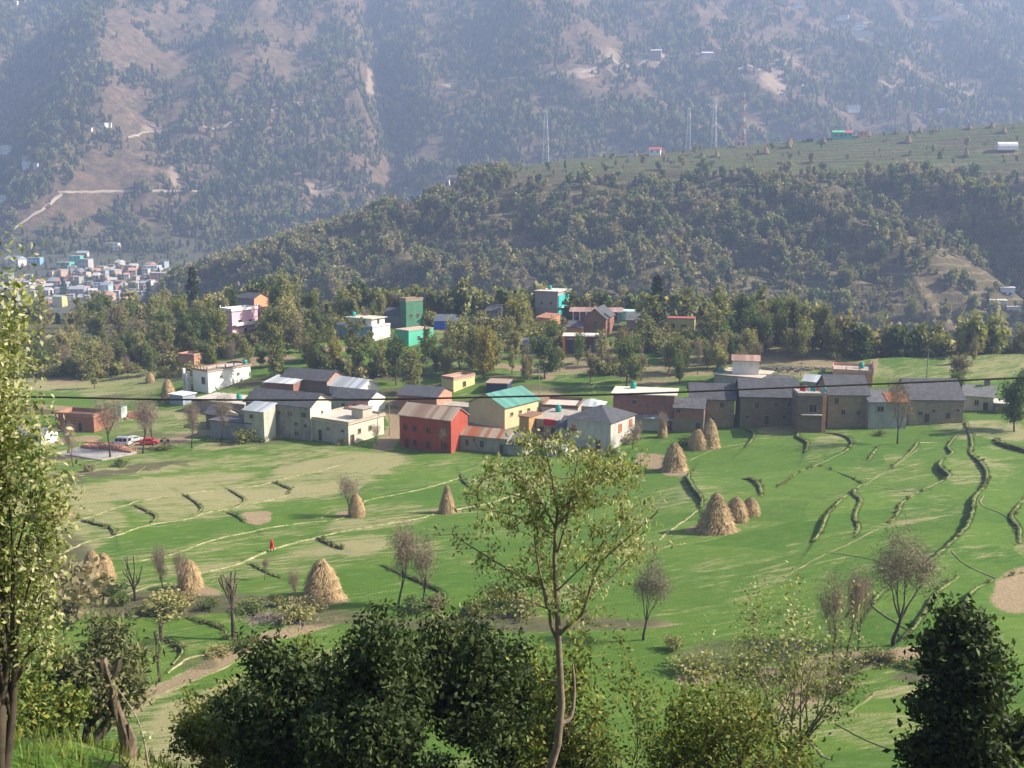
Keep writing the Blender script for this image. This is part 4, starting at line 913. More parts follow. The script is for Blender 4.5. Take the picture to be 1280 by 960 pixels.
    near_tree('mulberry_tree', 'fresh green round leaved shrub in the bottom left corner', 25, 29, 835, 'oak', 26, width=3.3, mat=GG, leaf=.12, per=12, sig=.22, low=.1, x=(25 - 640) / F * 32.5)
    # broken pollard
    p = P(156, 944, lo=15); e = empty('dead_trunk', p); tag(e, 'gnarled pollarded trunk with a broken knobbly top on the near slope', 'dead tree')
    s = lambda a, b, dy=0: at_depth(a, b, p.y + dy) - p
    out = [([s(158, 950), s(158, 930), s(152, 905), s(146, 885), s(141, 860), s(136, 842), s(128, 824)], [.24, .17, .11, .10, .11, .12, .09], 0), ([s(139, 850), s(146, 838), s(150, 822)], [.10, .08, .05], 1), ([s(163, 945), s(164, 925), s(161, 905)], [.2, .12, .03], 1), ([s(137, 842), s(122, 832), s(119, 822)], [.09, .08, .05], 1)]
    r = random.Random(9)
    mb = wood_mb(out, (9, 6)); mb.v = [(a + r.gauss(0, .03), b + r.gauss(0, .03), c + r.gauss(0, .02)) for a, b, c in mb.v]; mb.build('trunk', m_plain((.16, .125, .09), .95, .5, 7.), e, False)
    tp = [Vector(s(135 + r.gauss(0, 8), 850 + r.gauss(0, 20))) for _ in range(45)]
    link('crown', leaf_mesh('crown', cluster(tp, 3, .12), .09, LB, 1.5, .3), e)
    e = empty('bent_sapling', P(184, 958, lo=12)); q = e.location.copy(); tag(e, 'single pale arching stem rising from the near slope at lower left', 'sapling')
    pts = smooth_line([at_depth(a, b, q.y) - q for a, b in ((186, 965), (182, 935), (172, 900), (155, 872), (140, 852))], 5)
    mb = MB(); mb.tube(pts, [.035 - .0015 * i for i in range(len(pts))], 6); mb.build('stem', BARKP, e, True)
    link('crown', leaf_mesh('crown', cluster(pts[6:], 3, .1), .08, YG, 1.6, .3), e)
    # tall grass and weeds on the near slope
    N = 26000; x = RNG.uniform(-24, 16, N); yy = RNG.uniform(14, 46, N); z = z_near(x, yy); px, row = proj_np(x, yy, z); k = (px > -40) & (px < 420) & (row > 880) & (row < 1010); x, yy, z = x[k], yy[k], z[k]; n = len(x)
    a = RNG.uniform(0, 6.28, n); h = RNG.uniform(.15, .5, n); w = .025; lx = RNG.normal(0, .12, n); ly = RNG.normal(0, .12, n); cx, sx_ = np.cos(a) * w, np.sin(a) * w
    V = np.stack([np.stack([x - cx, yy - sx_, z - .03], 1), np.stack([x + cx, yy + sx_, z - .03], 1), np.stack([x + lx + cx * .3, yy + ly + sx_ * .3, z + h], 1), np.stack([x + lx - cx * .3, yy + ly - sx_ * .3, z + h], 1)], 1).reshape(-1, 3)
    tag(link('grass', np_mesh('grass', V, np.arange(4 * n).reshape(-1, 4), GG)), 'tall rough grass on the near slope at lower left', 'grass', None, 'stuff')
# ------------------------------------------------------------------ houses
def solve_px(b, d, target, hi=70.):
    """distance along d from b at which the picture column equals target"""
    f = lambda t: proj(b + d * t)[0] - target
    a, c = 0., hi
    if f(a) * f(c) > 0: return None
    for _ in range(40):
        m = (a + c) / 2
        if f(a) * f(m) <= 0: c = m
        else: a = m
    return a
def solve_h(b, row):
    a, c = 0., 60.
    for _ in range(40):
        m = (a + c) / 2
        if proj(b + Vector((0, 0, m)))[1] > row: a = m
        else: c = m
    return a
def house(label, B, xa, xc, hp, phi=-30, wall=None, roof='gable', rm=None, rise=1.4, ridge='u', over=.45, w=None, d=None, gm=None, win=(), swin=(), door=None, sdoor=None, low=None, lowh=0.,
          name='stone_house', cat='house', par=None, parh=.6, posts=0, z0=0., group=None, frame=(.35, .3, .24), tank=None, keep=True, flip=0, split=None, bands=False, paneM=None, base=None):
    b = P(*B) if base is None else base; b = Vector(b); b.z += z0
    a = math.radians(phi); u = Vector((math.cos(a), math.sin(a), 0)); v = Vector((-math.sin(a), math.cos(a), 0))
    w = w or solve_px(b, -u, xa) or 8.; d = d or (solve_px(b, v, xc) if xc else None) or 6.; d = min(d, 22); 
    h = solve_h(b, B[1] - hp) if hp > 3.9 or True else hp
    if z0: h = solve_h(b, proj(b)[1] - hp)
    if keep:
        x1 = xc or proj(b + v * d)[0]; KEEP.append((min(xa, B[0]), B[1] - hp * 1.35, max(x1, B[0]), B[1], B[1]))
    e = empty(name, b - u * w / 2, a); tag(e, label, cat, group)      # local: x -w/2..w/2, y 0..d
    X0, X1, Y1 = -w / 2, w / 2, d; mb = MB(); fz = -1.2 if not z0 else 0.
    wm = wall or m_plaster((.45, .42, .36)); gmat = gm or wm
    if low is not None:
        MB().box(X0, X1, 0, Y1, fz, lowh).build('lower_wall', low, e); zb = lowh + .002
        mb.box(X0 - .02, X1 + .02, -.02, Y1 + .02, zb, h, 0)
    else: mb.box(X0, X1, 0, Y1, fz, h, 0, 1 if gm else None)  # sunward side takes gm; on several houses its paler tone paints in sunlight
    rmat = rm or m_slate(); R = MB()
    if roof == 'gable':
        if ridge == 'u':
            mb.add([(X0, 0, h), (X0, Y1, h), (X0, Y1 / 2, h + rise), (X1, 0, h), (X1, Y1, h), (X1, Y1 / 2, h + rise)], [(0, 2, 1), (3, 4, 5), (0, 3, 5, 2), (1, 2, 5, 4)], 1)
            sl = rise / (Y1 / 2); o = over; t = .12; dz = .06
            R.slab([(X0 - o, -o, h - o * sl + dz), (X1 + o, -o, h - o * sl + dz), (X1 + o, Y1 / 2, h + rise + dz), (X0 - o, Y1 / 2, h + rise + dz)], t)
            R.slab([(X0 - o, Y1 / 2, h + rise + dz - .003), (X1 + o, Y1 / 2, h + rise + dz - .003), (X1 + o, Y1 + o, h - o * sl + dz), (X0 - o, Y1 + o, h - o * sl + dz)], t)
        else:
            mb.add([(X0, 0, h), (X1, 0, h), (0, 0, h + rise), (X0, Y1, h), (X1, Y1, h), (0, Y1, h + rise)], [(0, 1, 2), (3, 5, 4), (0, 2, 5, 3), (1, 4, 5, 2)], 1)
            sl = rise / (w / 2); o = over; t = .12; dz = .06
            R.slab([(X0 - o, -o, h - o * sl + dz), (0, -o, h + rise + dz), (0, Y1 + o, h + rise + dz), (X0 - o, Y1 + o, h - o * sl + dz)], t, 1 if split else 0)
            R.slab([(0, -o, h + rise + dz - .003), (X1 + o, -o, h - o * sl + dz), (X1 + o, Y1 + o, h - o * sl + dz), (0, Y1 + o, h + rise + dz - .003)], t)
    elif roof == 'hip':
        o = over; i = min(w, d) * .5; z1 = h + rise + .06; z = h - .1
        if w >= d: r0, r1 = (X0 + i, Y1 / 2), (X1 - i, Y1 / 2)
        else: r0, r1 = (0, i), (0, Y1 - i)
        A, B_2, C2, D2 = (X0 - o, -o, z), (X1 + o, -o, z), (X1 + o, Y1 + o, z), (X0 - o, Y1 + o, z); p, q = (*r0, z1), (*r1, z1)
        if w >= d: fs = [[A, B_2, q, p], [B_2, C2, q], [C2, D2, p, q], [D2, A, p]]
        else: fs = [[A, B_2, p], [B_2, C2, q, p], [C2, D2, q], [D2, A, p, q]]
        vs = [A, B_2, C2, D2, p, q]; ix = {id(k): j for j, k in enumerate(vs)}
        R.add(vs, [[ix[id(k)] for k in f] for f in fs] + [[3, 2, 1, 0]])
    elif roof == 'shed':
        o = over; R.slab([(X0 - o, -o, h + .06), (X1 + o, -o, h + .06), (X1 + o, Y1 + o, h + rise), (X0 - o, Y1 + o, h + rise)], .1)
        mb.add([(X0, 0, h), (X1, 0, h), (X1, Y1, h), (X0, Y1, h), (X1, Y1, h + rise - .16), (X0, Y1, h + rise - .16)], [(1, 2, 4), (3, 0, 5), (2, 3, 5, 4)], 1)
    else:
        o = over; R.box(X0 - o, X1 + o, -o, Y1 + o, h + .003, h + .2)
    mb.build('wall', [wm, gmat], e)
    R.build('roof', [rmat, split] if split else rmat, e)
    if par:
        q = MB(); t = .16; z = h + .203; o = over - .04 if over > .05 else 0
        q.box(X0 - o, X1 + o, -o, -o + t, z, z + parh); q.box(X0 - o, X1 + o, Y1 + o - t, Y1 + o, z, z + parh); q.box(X0 - o, X0 - o + t, -o + t, Y1 + o - t, z, z + parh); q.box(X1 + o - t, X1 + o, -o + t, Y1 + o - t, z, z + parh)
        q.build('parapet', par, e)
        for k in range(posts):
            xx = X0 + (X1 - X0) * k / max(1, posts - 1); MB().box(xx - .12, xx + .12, -o - .02, -o + .22, z + parh + .002, z + parh + .7).build('parapet_post', par, e)
            if k: yy = Y1 * k / max(1, posts - 1); MB().box(X1 + o - .2, X1 + o + .02, yy - .12, yy + .12, z + parh + .002, z + parh + .7).build('parapet_post', par, e)
    fm = m_plain(frame, .7)
    def opening(side, f, zz, ww, hh, nm='window'):
        # f: fraction along the wall; built as frame > pane
        q = MB(); g = MB(); t = .09
        if side == 'f': c = X0 + (X1 - X0) * f; tr = lambda x, y, z: (c + x, -.02 - y, z)
        else: c = Y1 * f; tr = lambda x, y, z: (X1 + .02 + y, c + x, z)
        def bx(M, x0, x1, y0, y1, z0_, z1_):
            vs = [tr(x, y, z) for z in (z0_, z1_) for x, y in ((x0, y0), (x1, y0), (x1, y1), (x0, y1))]
            M.add(vs, [(0, 3, 2, 1), (4, 5, 6, 7), (0, 1, 5, 4), (1, 2, 6, 5), (2, 3, 7, 6), (3, 0, 4, 7)])
        x0, x1 = -ww / 2, ww / 2
        bx(q, x0 - t, x0, 0, .10, zz, zz + hh); bx(q, x1, x1 + t, 0, .10, zz, zz + hh); bx(q, x0 - t, x1 + t, 0, .10, zz + hh + .001, zz + hh + t); bx(q, x0 - t - .06, x1 + t + .06, 0, .18, zz - t, zz - .001)
        if nm == 'window': bx(q, -.03, .03, .0, .075, zz, zz + hh)
        fr = q.build(nm, fm, e); bx(g, x0, x1, -.0, .03, zz, zz + hh); g.build('pane' if nm == 'window' else 'door_leaf', (paneM or m_glass()) if nm == 'window' else m_plain((.08, .05, .035), .7), fr)
    for f, zz, ww, hh in win: opening('f', f, zz, ww, hh)
    for f, zz, ww, hh in swin: opening('s', f, zz, ww, hh)
    if door: opening('f', door[0], .05, door[1], door[2], 'door')
    if sdoor: opening('s', sdoor[0], .05, sdoor[1], sdoor[2], 'door')
    if tank: water_tank(b - u * w * (1 - tank[0]) + v * d * tank[1] + Vector((0, 0, h + .2 + (tank[3] if len(tank) > 3 else 0))), tank[2])
    return e, b, u, v, w, d, h
TEAL = (.03, .30, .25)
def water_tank(p, lab, c=TEAL, s=1.):
    e = empty('water_tank', p); tag(e, lab, 'water tank', 'round plastic water tanks on the roofs'); e.scale = (s, s, s)
    M = m_plain(c, .5, .1); MB().lathe([(.62, 0), (.66, .1), (.64, .3), (.67, .35), (.64, .4), (.64, .7), (.67, .75), (.64, .8), (.62, 1.15), (.45, 1.32), (.3, 1.36)], 16).build('tank_body', M, e, True)
    MB().lathe([(.3, 1.365), (.31, 1.46), (.2, 1.5)], 12).build('lid', m_plain(shade(c, .7), .5), e, True)
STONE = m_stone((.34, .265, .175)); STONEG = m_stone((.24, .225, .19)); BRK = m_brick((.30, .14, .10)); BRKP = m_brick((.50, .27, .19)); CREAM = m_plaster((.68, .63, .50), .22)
GREY = m_plaster((.36, .36, .34), .4); WHT = m_plaster((.78, .76, .72), .22); YEL = m_plaster((.72, .58, .30), .2); CONC = m_plaster((.42, .38, .33), .35); CONCL = m_plaster((.58, .53, .46), .3)
SL = m_slate(); SLL = m_slate((.125, .125, .135)); RED = m_plaster((.40, .085, .055), .3); TINB = m_tin((.48, .53, .58)); TINW = m_tin((.62, .66, .70)); PINKC = m_plaster((.55, .30, .22), .2)
GT = 'houses of the lower village'; W2 = lambda zs, xs, ww=.8, hh=1.1: [(x, z, ww, hh) for z in zs for x in xs]
def village():
    # --- centre
    house('bright red two storey house under a tan striped corrugated roof', (564, 567), 500, 585, 42, -28, RED, 'gable', m_tin((.42, .33, .25), (.30, .20, .14), 0), 1.9, 'u', .3, win=W2([3.7], [.12, .3, .57, .84]) + W2([.7], [.3, .56, .9], .8, 1.2), door=(.14, .9, 1.9), name='brick_house', frame=(.25, .06, .045))
    house('long low grey cottage with rust streaked tin roof right of the red house', (634, 568), 566, 646, 20, -22, m_plaster((.34, .34, .31), .4), 'gable', m_tin((.36, .29, .22), (.34, .12, .05), 0), 1.2, 'u', .35, d=5.2, win=[(.27, 1, .7, 1.2), (.54, .9, .8, 1.3), (.4, 2, .5, .5)], name='cottage', door=(.9, .8, 1.8))
    house('little slate roofed lean-to at the right end of the long low cottage', (656, 571), 634, 664, 14, -20, GREY, 'shed', SLL, 1.3, 'u', .3, d=4.5, name='lean_to', cat='shed')
    e, b, u, v, w, d, h = house('large cream yellow house under the bright sea green roof', (631, 537), 586, 673, 28, -38, m_plaster((.66, .55, .33), .15), 'gable', m_tin((.12, .31, .255), (.10, .26, .22), 1), 2.4, 'v', .4, split=m_tin((.22, .27, .36), None, 1), swin=[(.2, 2.7, .8, .7), (.45, 2.7, .8, .7), (.7, 2.7, .8, .7)], name='hall', frame=(.5, .42, .28))
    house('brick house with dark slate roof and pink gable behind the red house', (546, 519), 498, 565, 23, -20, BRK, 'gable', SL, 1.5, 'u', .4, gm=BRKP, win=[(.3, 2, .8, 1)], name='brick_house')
    house('low flat grey annex between the pink gable and the green roof', (590, 520), 552, 600, 10, -22, CONC, 'flat', CONC, 0, over=.2, name='annex')
    house('ochre block with a flat brown top against the cream yellow house', (661, 548), 649, 677, 26, -32, m_plaster((.52, .32, .13), .2), 'flat', m_plain((.25, .15, .1), .9), over=.25, name='annex', swin=[(.5, 2, .8, 1)])
    e, b, u, v, w, d, h = house('flat roofed yellow and grey house with a red cloth on its roof edge', (701, 549), 664, 722, 22, -28, m_plaster((.50, .42, .24), .3), 'flat', CONC, over=.35, win=[(.35, 1, 1, 1.2), (.75, 1, .9, 1.2)], tank=(.35, .75, 'sea green water tank on the flat roof in front of the green roofed house'), name='flat_roofed_house', d=11)
    cl = MB(); p0 = b - u * w * .55 - v * .45 + Vector((0, 0, h + .25)); cl.slab([p0, p0 + u * 2.6, p0 + u * 2.6 + v * .6, p0 + v * .6], .03); cl.slab([p0 - Vector((0, 0, 1.3)) - v * .05, p0 + u * 2.5 - Vector((0, 0, 1.15)) - v * .05, p0 + u * 2.6 - v * .01, p0 - v * .01], .03); tag(cl.build('cloth', m_plain((.55, .03, .04), .9)), 'deep red cloth hanging over the edge of the flat yellow house roof', 'cloth')
    house('walled flat roof with a dark brown parapet behind the flat yellow house', (722, 524), 677, 745, 12, -12, CONC, 'flat', CONCL, over=.1, par=m_plain((.20, .12, .09), .9), parh=.7, name='flat_roofed_house', d=10)
    house('small white hipped shed roof beyond the brown parapet', (752, 515), 719, 760, 7, -15, CONC, 'hip', TINW, 1.1, over=.3, name='shed', cat='shed', d=6)
    house('tall white walled house with slate hip roof and orange shuttered windows', (763, 563), 709, 793, 35, -34, m_plaster((.55, .53, .49), .3), 'hip', SL, 2.2, over=.5, swin=[(.38, 3.1, 1.1, 1.5), (.82, 3.4, 1., 1.4)], win=[(.15, 3, .8, 1.1)], door=(.72, .9, 1.6), name='plastered_house', frame=(.55, .22, .10), paneM=m_plain((.45, .2, .1), .7))
    house('slate roofed front wing of the white walled hip roof house', (732, 558), 697, 744, 20, -22, m_plaster((.42, .41, .37), .3), 'shed', SL, 1.7, over=.35, d=4.6, win=[(.45, 2.0, .7, 1.1), (.8, 2.1, .8, .6)], name='house_wing')
    house('low white cowshed with pale blue tin roof in front of the slate wing', (707, 572), 683, 729, 12, -16, m_plaster((.55, .58, .62), .25), 'gable', TINB, .8, 'u', .3, d=4, name='shed', cat='shed', win=[(.6, .5, 1.6, .9)])
    e = empty('rubble_yard', P(735, 570)); tag(e, 'heap of brushwood and refuse at the foot of the white walled house', 'heap')
    hp = MB(); rr = random.Random(2)
    for _ in range(60):
        a, b_ = rr.uniform(-5, 6), rr.uniform(-1.6, 1.6); q = Vector((a, b_, rr.uniform(0, .5))); dd = Vector((rr.gauss(0, 1), rr.gauss(0, 1), rr.gauss(0, .3))) * .8; hp.tube([q, q + dd], .07, 4)
    hp.build('brushwood', m_plain((.16, .11, .08), .95), e)
    # --- brick and stone row on the right
    e, b, u, v, w, d, h = house('long brick house with a broad pale concrete roof slab', (842, 539), 766, 856, 44, -12, m_brick((.27, .12, .095)), 'flat', m_plaster((.66, .61, .53), .2), over=.5, low=m_plaster((.50, .50, .47), .3), lowh=2.7, d=8, win=[(.35, 5.5, .9, .9)], tank=(.28, .8, 'sea green water tank on the back edge of the broad pale slab roof'), name='brick_house', door=(.93, 1., 2.1))
    q = MB(); q.slab([(-w / 2, -1.5, 2.85), (w / 2 - 1, -1.5, 2.85), (w / 2 - 1, -.02, 3.3), (-w / 2, -.02, 3.3)], .1); q.build('awning', m_tin((.30, .32, .35)), e)
    house('small brick house with slate roof and sunlit pink gable', (879, 541), 842, 892, 31, -14, BRK, 'gable', SLL, 1.5, 'u', .35, gm=BRKP, low=m_stone((.28, .23, .17)), lowh=2.9, win=[(.15, 3.9, .8, 1.)], door=(.82, 1.1, 2.0), name='brick_house', d=5.5)  # gable brick is a paler copy of the wall's, sunlight put into its colour
    house('tall sandstone house with deep slate roof right of the pink gable', (917, 534), 862, 926, 35, -8, STONE, 'gable', SL, 2.6, 'u', .4, gm=m_stone((.45, .36, .23)), d=9, win=[(.72, 4.2, .8, 1.1), (.35, 4.2, .7, 1.)], door=(.5, 1., 1.9), name='stone_house')  # same stone, paler on side and gables: sunlight painted into the colour
    house('shadowed stone farmhouse with deep slate roof left of the balcony tower', (998, 532), 925, 1006, 36, -6, m_stone((.28, .215, .145)), 'gable', SL, 3.0, 'u', .4, d=10, win=[(.28, 3.6, .8, 1.2), (.6, 3.9, .7, 1.1), (.82, 3.9, .6, 1.1), (.12, 1.2, .6, .8), (.75, 1.3, .7, .9)], door=(.45, 1., 1.9), name='stone_house')
    e, b, u, v, w, d, h = house('balcony tower house with orange brick pillar and washing on its roof', (1030, 541), 996, 1036, 46, -5, m_stone((.22, .17, .125)), 'flat', CONC, over=.15, d=7, win=[(.55, 4.0, 1.5, 1.7)], name='tower_house', par=m_plain((.30, .26, .22), .8), parh=.35)
    MB().box(w / 2 - .65, w / 2 + .15, -.25, -.04, -.8, h + .001).build('pillar', m_brick((.62, .30, .17)), e); MB().box(-w / 2 + .6, w / 2 - .7, -1.0, -.04, 3.55, 3.7).build('balcony', CONCL, e)
    cols = [((.65, .05, .06), 'red'), ((.8, .8, .82), 'white'), ((.05, .38, .33), 'teal'), ((.75, .2, .2), 'pink'), ((.2, .5, .55), 'pale blue')]
    for i, (c, cn) in enumerate(cols):
        o = Vector((-w / 2 + .4 + i * (w - 1.2) / 4.2, .9 + .4 * (i % 2), h + .2)); k = e.matrix_world if False else Matrix.Translation(e.location) @ Matrix.Rotation(e.rotation_euler.z, 4, 'Z')
        t = MB(); n = 6; vs = []
        for a_ in range(n + 1):
            for z in (0, .5, 1.): vs.append(k @ (o + Vector((a_ * .18, .06 * math.sin(a_ * 1.9 + z * 2), .55 + z * 1.1 + .05 * math.sin(a_)))))
        t.add(vs, [(a_ * 3 + j, a_ * 3 + 3 + j, a_ * 3 + 4 + j, a_ * 3 + 1 + j) for a_ in range(n) for j in range(2)]); tag(t.build('laundry', m_plain(c, .9)), f'{cn} cloth drying on the roof of the balcony tower', 'laundry', 'washing on the tower roof')
    kk = MB(); kk.tube([(-w / 2 + .2, 1.1, h), (-w / 2 + .2, 1.1, h + 1.9)], .04, 5); kk.tube([(w / 2 - .2, 1.1, h), (w / 2 - .2, 1.1, h + 1.9)], .04, 5); kk.tube([(-w / 2 + .2, 1.1, h + 1.8), (w / 2 - .2, 1.1, h + 1.75)], .015, 4); kk.build('washing_line', m_plain((.4, .4, .4), .5), e)
    house('long stone house with two small windows right of the brick pillar', (1084, 534), 1034, 1090, 41, -3, m_stone((.35, .28, .19)), 'gable', SL, 3.2, 'u', .35, d=10.5, win=[(.38, 2.6, .8, 1.1), (.76, 2.5, .7, 1.), (.2, 4.9, .8, 1.3)], name='stone_house')
    e, b, u, v, w, d, h = house('jutting pale grey annex with slate and rusty orange roof patch', (1132, 536), 1085, 1136, 33, -2, m_plaster((.37, .37, .35), .35), 'shed', SLL, 1.8, over=.3, d=4.5, win=[(.3, 3.6, 1.2, 1.)], name='annex')
    q = MB(); q.slab([(-.2, -.35, h + .12), (w / 2 + .3, -.35, h + .12), (w / 2 + .3, 3.4, h + 1.47), (-.2, 3.4, h + 1.47)], .05); q.build('rusty_sheet', m_plain((.34, .13, .05), .8, .5, .9), e)
    house('very long grey farmhouse under the widest slate roof', (1203, 529), 1136, 1210, 30, -2, m_stone((.34, .30, .225)), 'gable', SL, 3.4, 'u', .4, d=11, win=[(.2, 1.6, .8, .8), (.72, .9, .9, 1.3), (.45, 2.2, .6, .7), (.9, 2.3, .6, .7)], door=(.33, 1., 1.9), name='stone_house')
    e, b, u, v, w, d, h = house('white gabled house with a square chimney at the right end of the row', (1241, 514), 1203, 1253, 18, -24, m_plaster((.52, .47, .42), .3), 'gable', m_slate((.2, .2, .2)), 1.8, 'u', .4, gm=WHT, d=7, win=[(.45, 1, .8, 1.1)], door=(.75, .9, 1.7), name='plastered_house')
    MB().box(w / 2 - 2.1, w / 2 - .9, 3.6, 4.5, h + 1.0, h + 3.1).build('chimney', m_plain((.22, .2, .17), .95), e)
    house('tiny flat porch shed at the far right end of the stone row', (1262, 517), 1243, 1266, 12, -20, m_stone((.22, .19, .15)), 'shed', m_plain((.5, .47, .43), .8), .3, over=.3, d=4, name='shed', cat='shed')
    e, b, u, v, w, d, h = house('flat concrete roofed house with the small white room on top', (948, 494), 892, 968, 21, -30, CONC, 'flat', m_plaster((.55, .47, .38), .2), over=.4, d=11, name='flat_roofed_house', tank=(.05, .25, 'sea green water tank at the left corner of the roof below the white room'))
    water_tank(b - u * w * .72 + v * d * .85 + Vector((0, 0, h + .2)), 'dark blue water tank left of the small white rooftop room', (.04, .18, .30))
    house('small bright white room with a pinkish tin roof on the flat concrete roof', (943, 463), 917, 953, 12, -12, WHT, 'gable', m_tin((.48, .30, .25), None, 0), 1.0, 'u', .3, d=4.5, z0=0, base=b - u * w * .12 + v * d * .35 + Vector((0, 0, h + .2)), w=6.2, name='rooftop_room', swin=[(.5, .8, .8, 1.1)], keep=False)
    e, b, u, v, w, d, h = house('flat roofed house with salmon pink stair parapets behind the long slate roof', (1090, 484), 1040, 1103, 16, -18, m_plaster((.60, .30, .20), .2), 'flat', CONC, over=.2, d=11, name='flat_roofed_house', par=m_plaster((.66, .33, .24), .15), parh=.7, posts=4, tank=(.72, .7, 'sea green water tank on the roof with salmon pink parapets'))
    house('pale crumpled tin roofed store behind the balcony tower', (1028, 490), 1003, 1038, 12, -30, CONC, 'gable', TINW, 1.2, 'u', .3, d=6, name='store', cat='shed')
    house('slate roofed cottage behind the shadowed stone farmhouse', (988, 494), 945, 1000, 12, -20, STONE, 'gable', SLL, 1.8, 'u', .3, d=7, name='stone_house')
    # --- left farm group
    e, b, u, v, w, d, h = house('white flat roofed house with columned porch and brown roof posts', (261, 492), 242, 314, 27, -36, m_plaster((.85, .84, .82), .1), 'flat', CONCL, over=.3, par=m_plain((.28, .17, .12), .9), parh=.35, posts=6, win=[(.7, 2.2, 1.2, 1.6)], swin=[(.3, 3.4, .6, .5), (.7, 3.4, .6, .5)], name='white_house', tank=(.92, .9, 'small blue grey water tank at the back corner of the white porch house roof'))
    for k, (x, y, zt) in enumerate(((-w / 2 - 2.2, -1.0, h + .3), (-w / 2 - .6, -1.4, h - .9), (-w / 2 - 1.4, -.2, h - .6))): MB().box(x - .3, x + .3, y - .3, y + .3, -2.5, zt).build('porch_column', WHT, e)
    MB().box(-w / 2 - 2.4, -w / 2 - .3, -1.6, 1.2, h * .52, h * .52 + .25).build('porch_slab', CONCL, e)
    house('low long store with flat concrete roof in front of the white porch house', (306, 520), 240, 322, 14, -24, m_plaster((.38, .30, .26), .3), 'flat', CONCL, over=.25, d=9, name='store', cat='shed', tank=(.72, .4, 'sea green water tank on the low concrete roof in front of the white porch house'))
    house('small white and blue cattle shed left of the white porch house', (229, 507), 212, 234, 12, -30, m_plain((.30, .36, .45), .8), 'flat', m_plain((.7, .7, .72), .8), over=.3, d=4, name='shed', cat='shed')
    house('wide slate roofed barn with a brick gable behind the farm group', (409, 492), 352, 433, 16, -24, m_plain((.2, .15, .12), .9), 'gable', SL, 1.9, 'u', .4, gm=BRKP, d=8, name='barn')
    house('small brick store under pale patched tin left of the slate roofed barn', (367, 494), 332, 382, 14, -20, BRK, 'shed', TINW, .9, over=.4, d=6, name='store', cat='shed')
    house('pale tin cross gabled house right of the slate roofed barn', (449, 500), 411, 460, 14, -34, m_plaster((.6, .58, .55), .2), 'gable', TINW, 1.8, 'u', .4, gm=WHT, d=7, name='tin_roofed_house')
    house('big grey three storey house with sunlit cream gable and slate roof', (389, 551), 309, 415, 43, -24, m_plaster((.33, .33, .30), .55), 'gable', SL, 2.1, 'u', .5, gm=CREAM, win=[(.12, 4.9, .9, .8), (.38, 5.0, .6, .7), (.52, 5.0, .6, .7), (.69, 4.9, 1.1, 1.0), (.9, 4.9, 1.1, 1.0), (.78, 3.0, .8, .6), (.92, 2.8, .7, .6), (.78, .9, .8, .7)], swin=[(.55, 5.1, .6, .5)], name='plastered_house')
    house('pale cream upper wing with tin roof on the left end of the three storey house', (331, 553), 306, 336, 38, -24, m_plaster((.50, .50, .43), .3), 'shed', TINB, 1.2, over=.35, d=4, win=[(.4, 4.9, .8, .7)], name='house_wing', keep=False)
    house('slate roofed house with white gable and orange awning behind the cream flat roof', (461, 522), 416, 471, 22, -26, m_plaster((.5, .47, .42), .3), 'gable', SL, 1.6, 'u', .4, gm=WHT, d=7, win=[(.6, 1.5, .8, 1.1), (.3, 1.5, .8, 1.1)], name='plastered_house')
    house('little kiosk wing with bright orange roof in front of the white gable', (451, 528), 434, 456, 14, -26, WHT, 'gable', m_plain((.60, .19, .09), .7), .7, 'u', .3, d=3, name='annex')
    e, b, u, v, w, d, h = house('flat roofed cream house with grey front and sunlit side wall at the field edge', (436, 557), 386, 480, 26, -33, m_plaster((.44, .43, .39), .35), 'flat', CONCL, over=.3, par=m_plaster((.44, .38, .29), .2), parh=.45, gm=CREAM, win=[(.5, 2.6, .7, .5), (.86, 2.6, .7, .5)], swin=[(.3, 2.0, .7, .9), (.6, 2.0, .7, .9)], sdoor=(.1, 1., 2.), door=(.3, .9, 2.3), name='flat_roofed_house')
    MB().box(w / 2 - 3.5, w / 2 - .4, 5.0, 8.0, h + .205, h + 2.3).build('roof_room', m_plaster((.5, .46, .38), .25), e); MB().box(w / 2 - 3.8, w / 2 - .1, 4.7, 8.3, h + 2.303, h + 2.45).build('roof_room_slab', CONC, e)
    house('low blue grey shed with dark flat roof left of the three storey house', (315, 551), 263, 320, 21, -20, m_plaster((.30, .33, .36), .3), 'flat', m_plain((.13, .12, .15), .8), over=.3, d=5, name='shed', cat='shed', win=[(.8, 1.5, .7, .6)])
    q = P(312, 537); cl = MB(); q.z += 3.8; cl.slab([q + Vector((-5, 1.5, 0)), q + Vector((2, 0, 0)), q + Vector((3, 3, .1)), q + Vector((-4, 4.5, .1))], .05)
    house('little stilted hut with slate roof and cream gable by the blue grey shed', (280, 538), 258, 291, 19, -32, m_plain((.22, .14, .1), .9), 'gable', SLL, 1.4, 'u', .4, gm=CREAM, d=4.5, door=(.5, 1.2, 1.8), name='hut')
    # --- left brick yard
    e, b, u, v, w, d, h = house('roofless unfinished red brick shell beyond the brick yard', (118, 541), 70, 124, 17, -14, m_brick((.36, .15, .09)), 'flat', m_plain((.12, .09, .08), .9), over=-.25, par=m_brick((.42, .2, .13)), parh=.9, win=[(.3, 1, 1.1, 1.3)], door=(.65, 1., 2.), name='brick_shell', cat='building', d=6)
    house('white shed with grey slate roof behind the leaves at the left edge', (52, 557), 8, 60, 13, -16, m_plaster((.66, .66, .66), .15), 'gable', m_slate((.24, .25, .26)), 1.0, 'u', .4, d=5, name='shed', cat='shed')
    house('half built pinkish brick hut in the meadow behind the white porch house', (243, 458), 222, 250, 12, -20, BRKP, 'flat', m_plain((.2, .15, .12), .9), over=-.2, par=BRKP, parh=.5, name='brick_hut', cat='building', d=5)
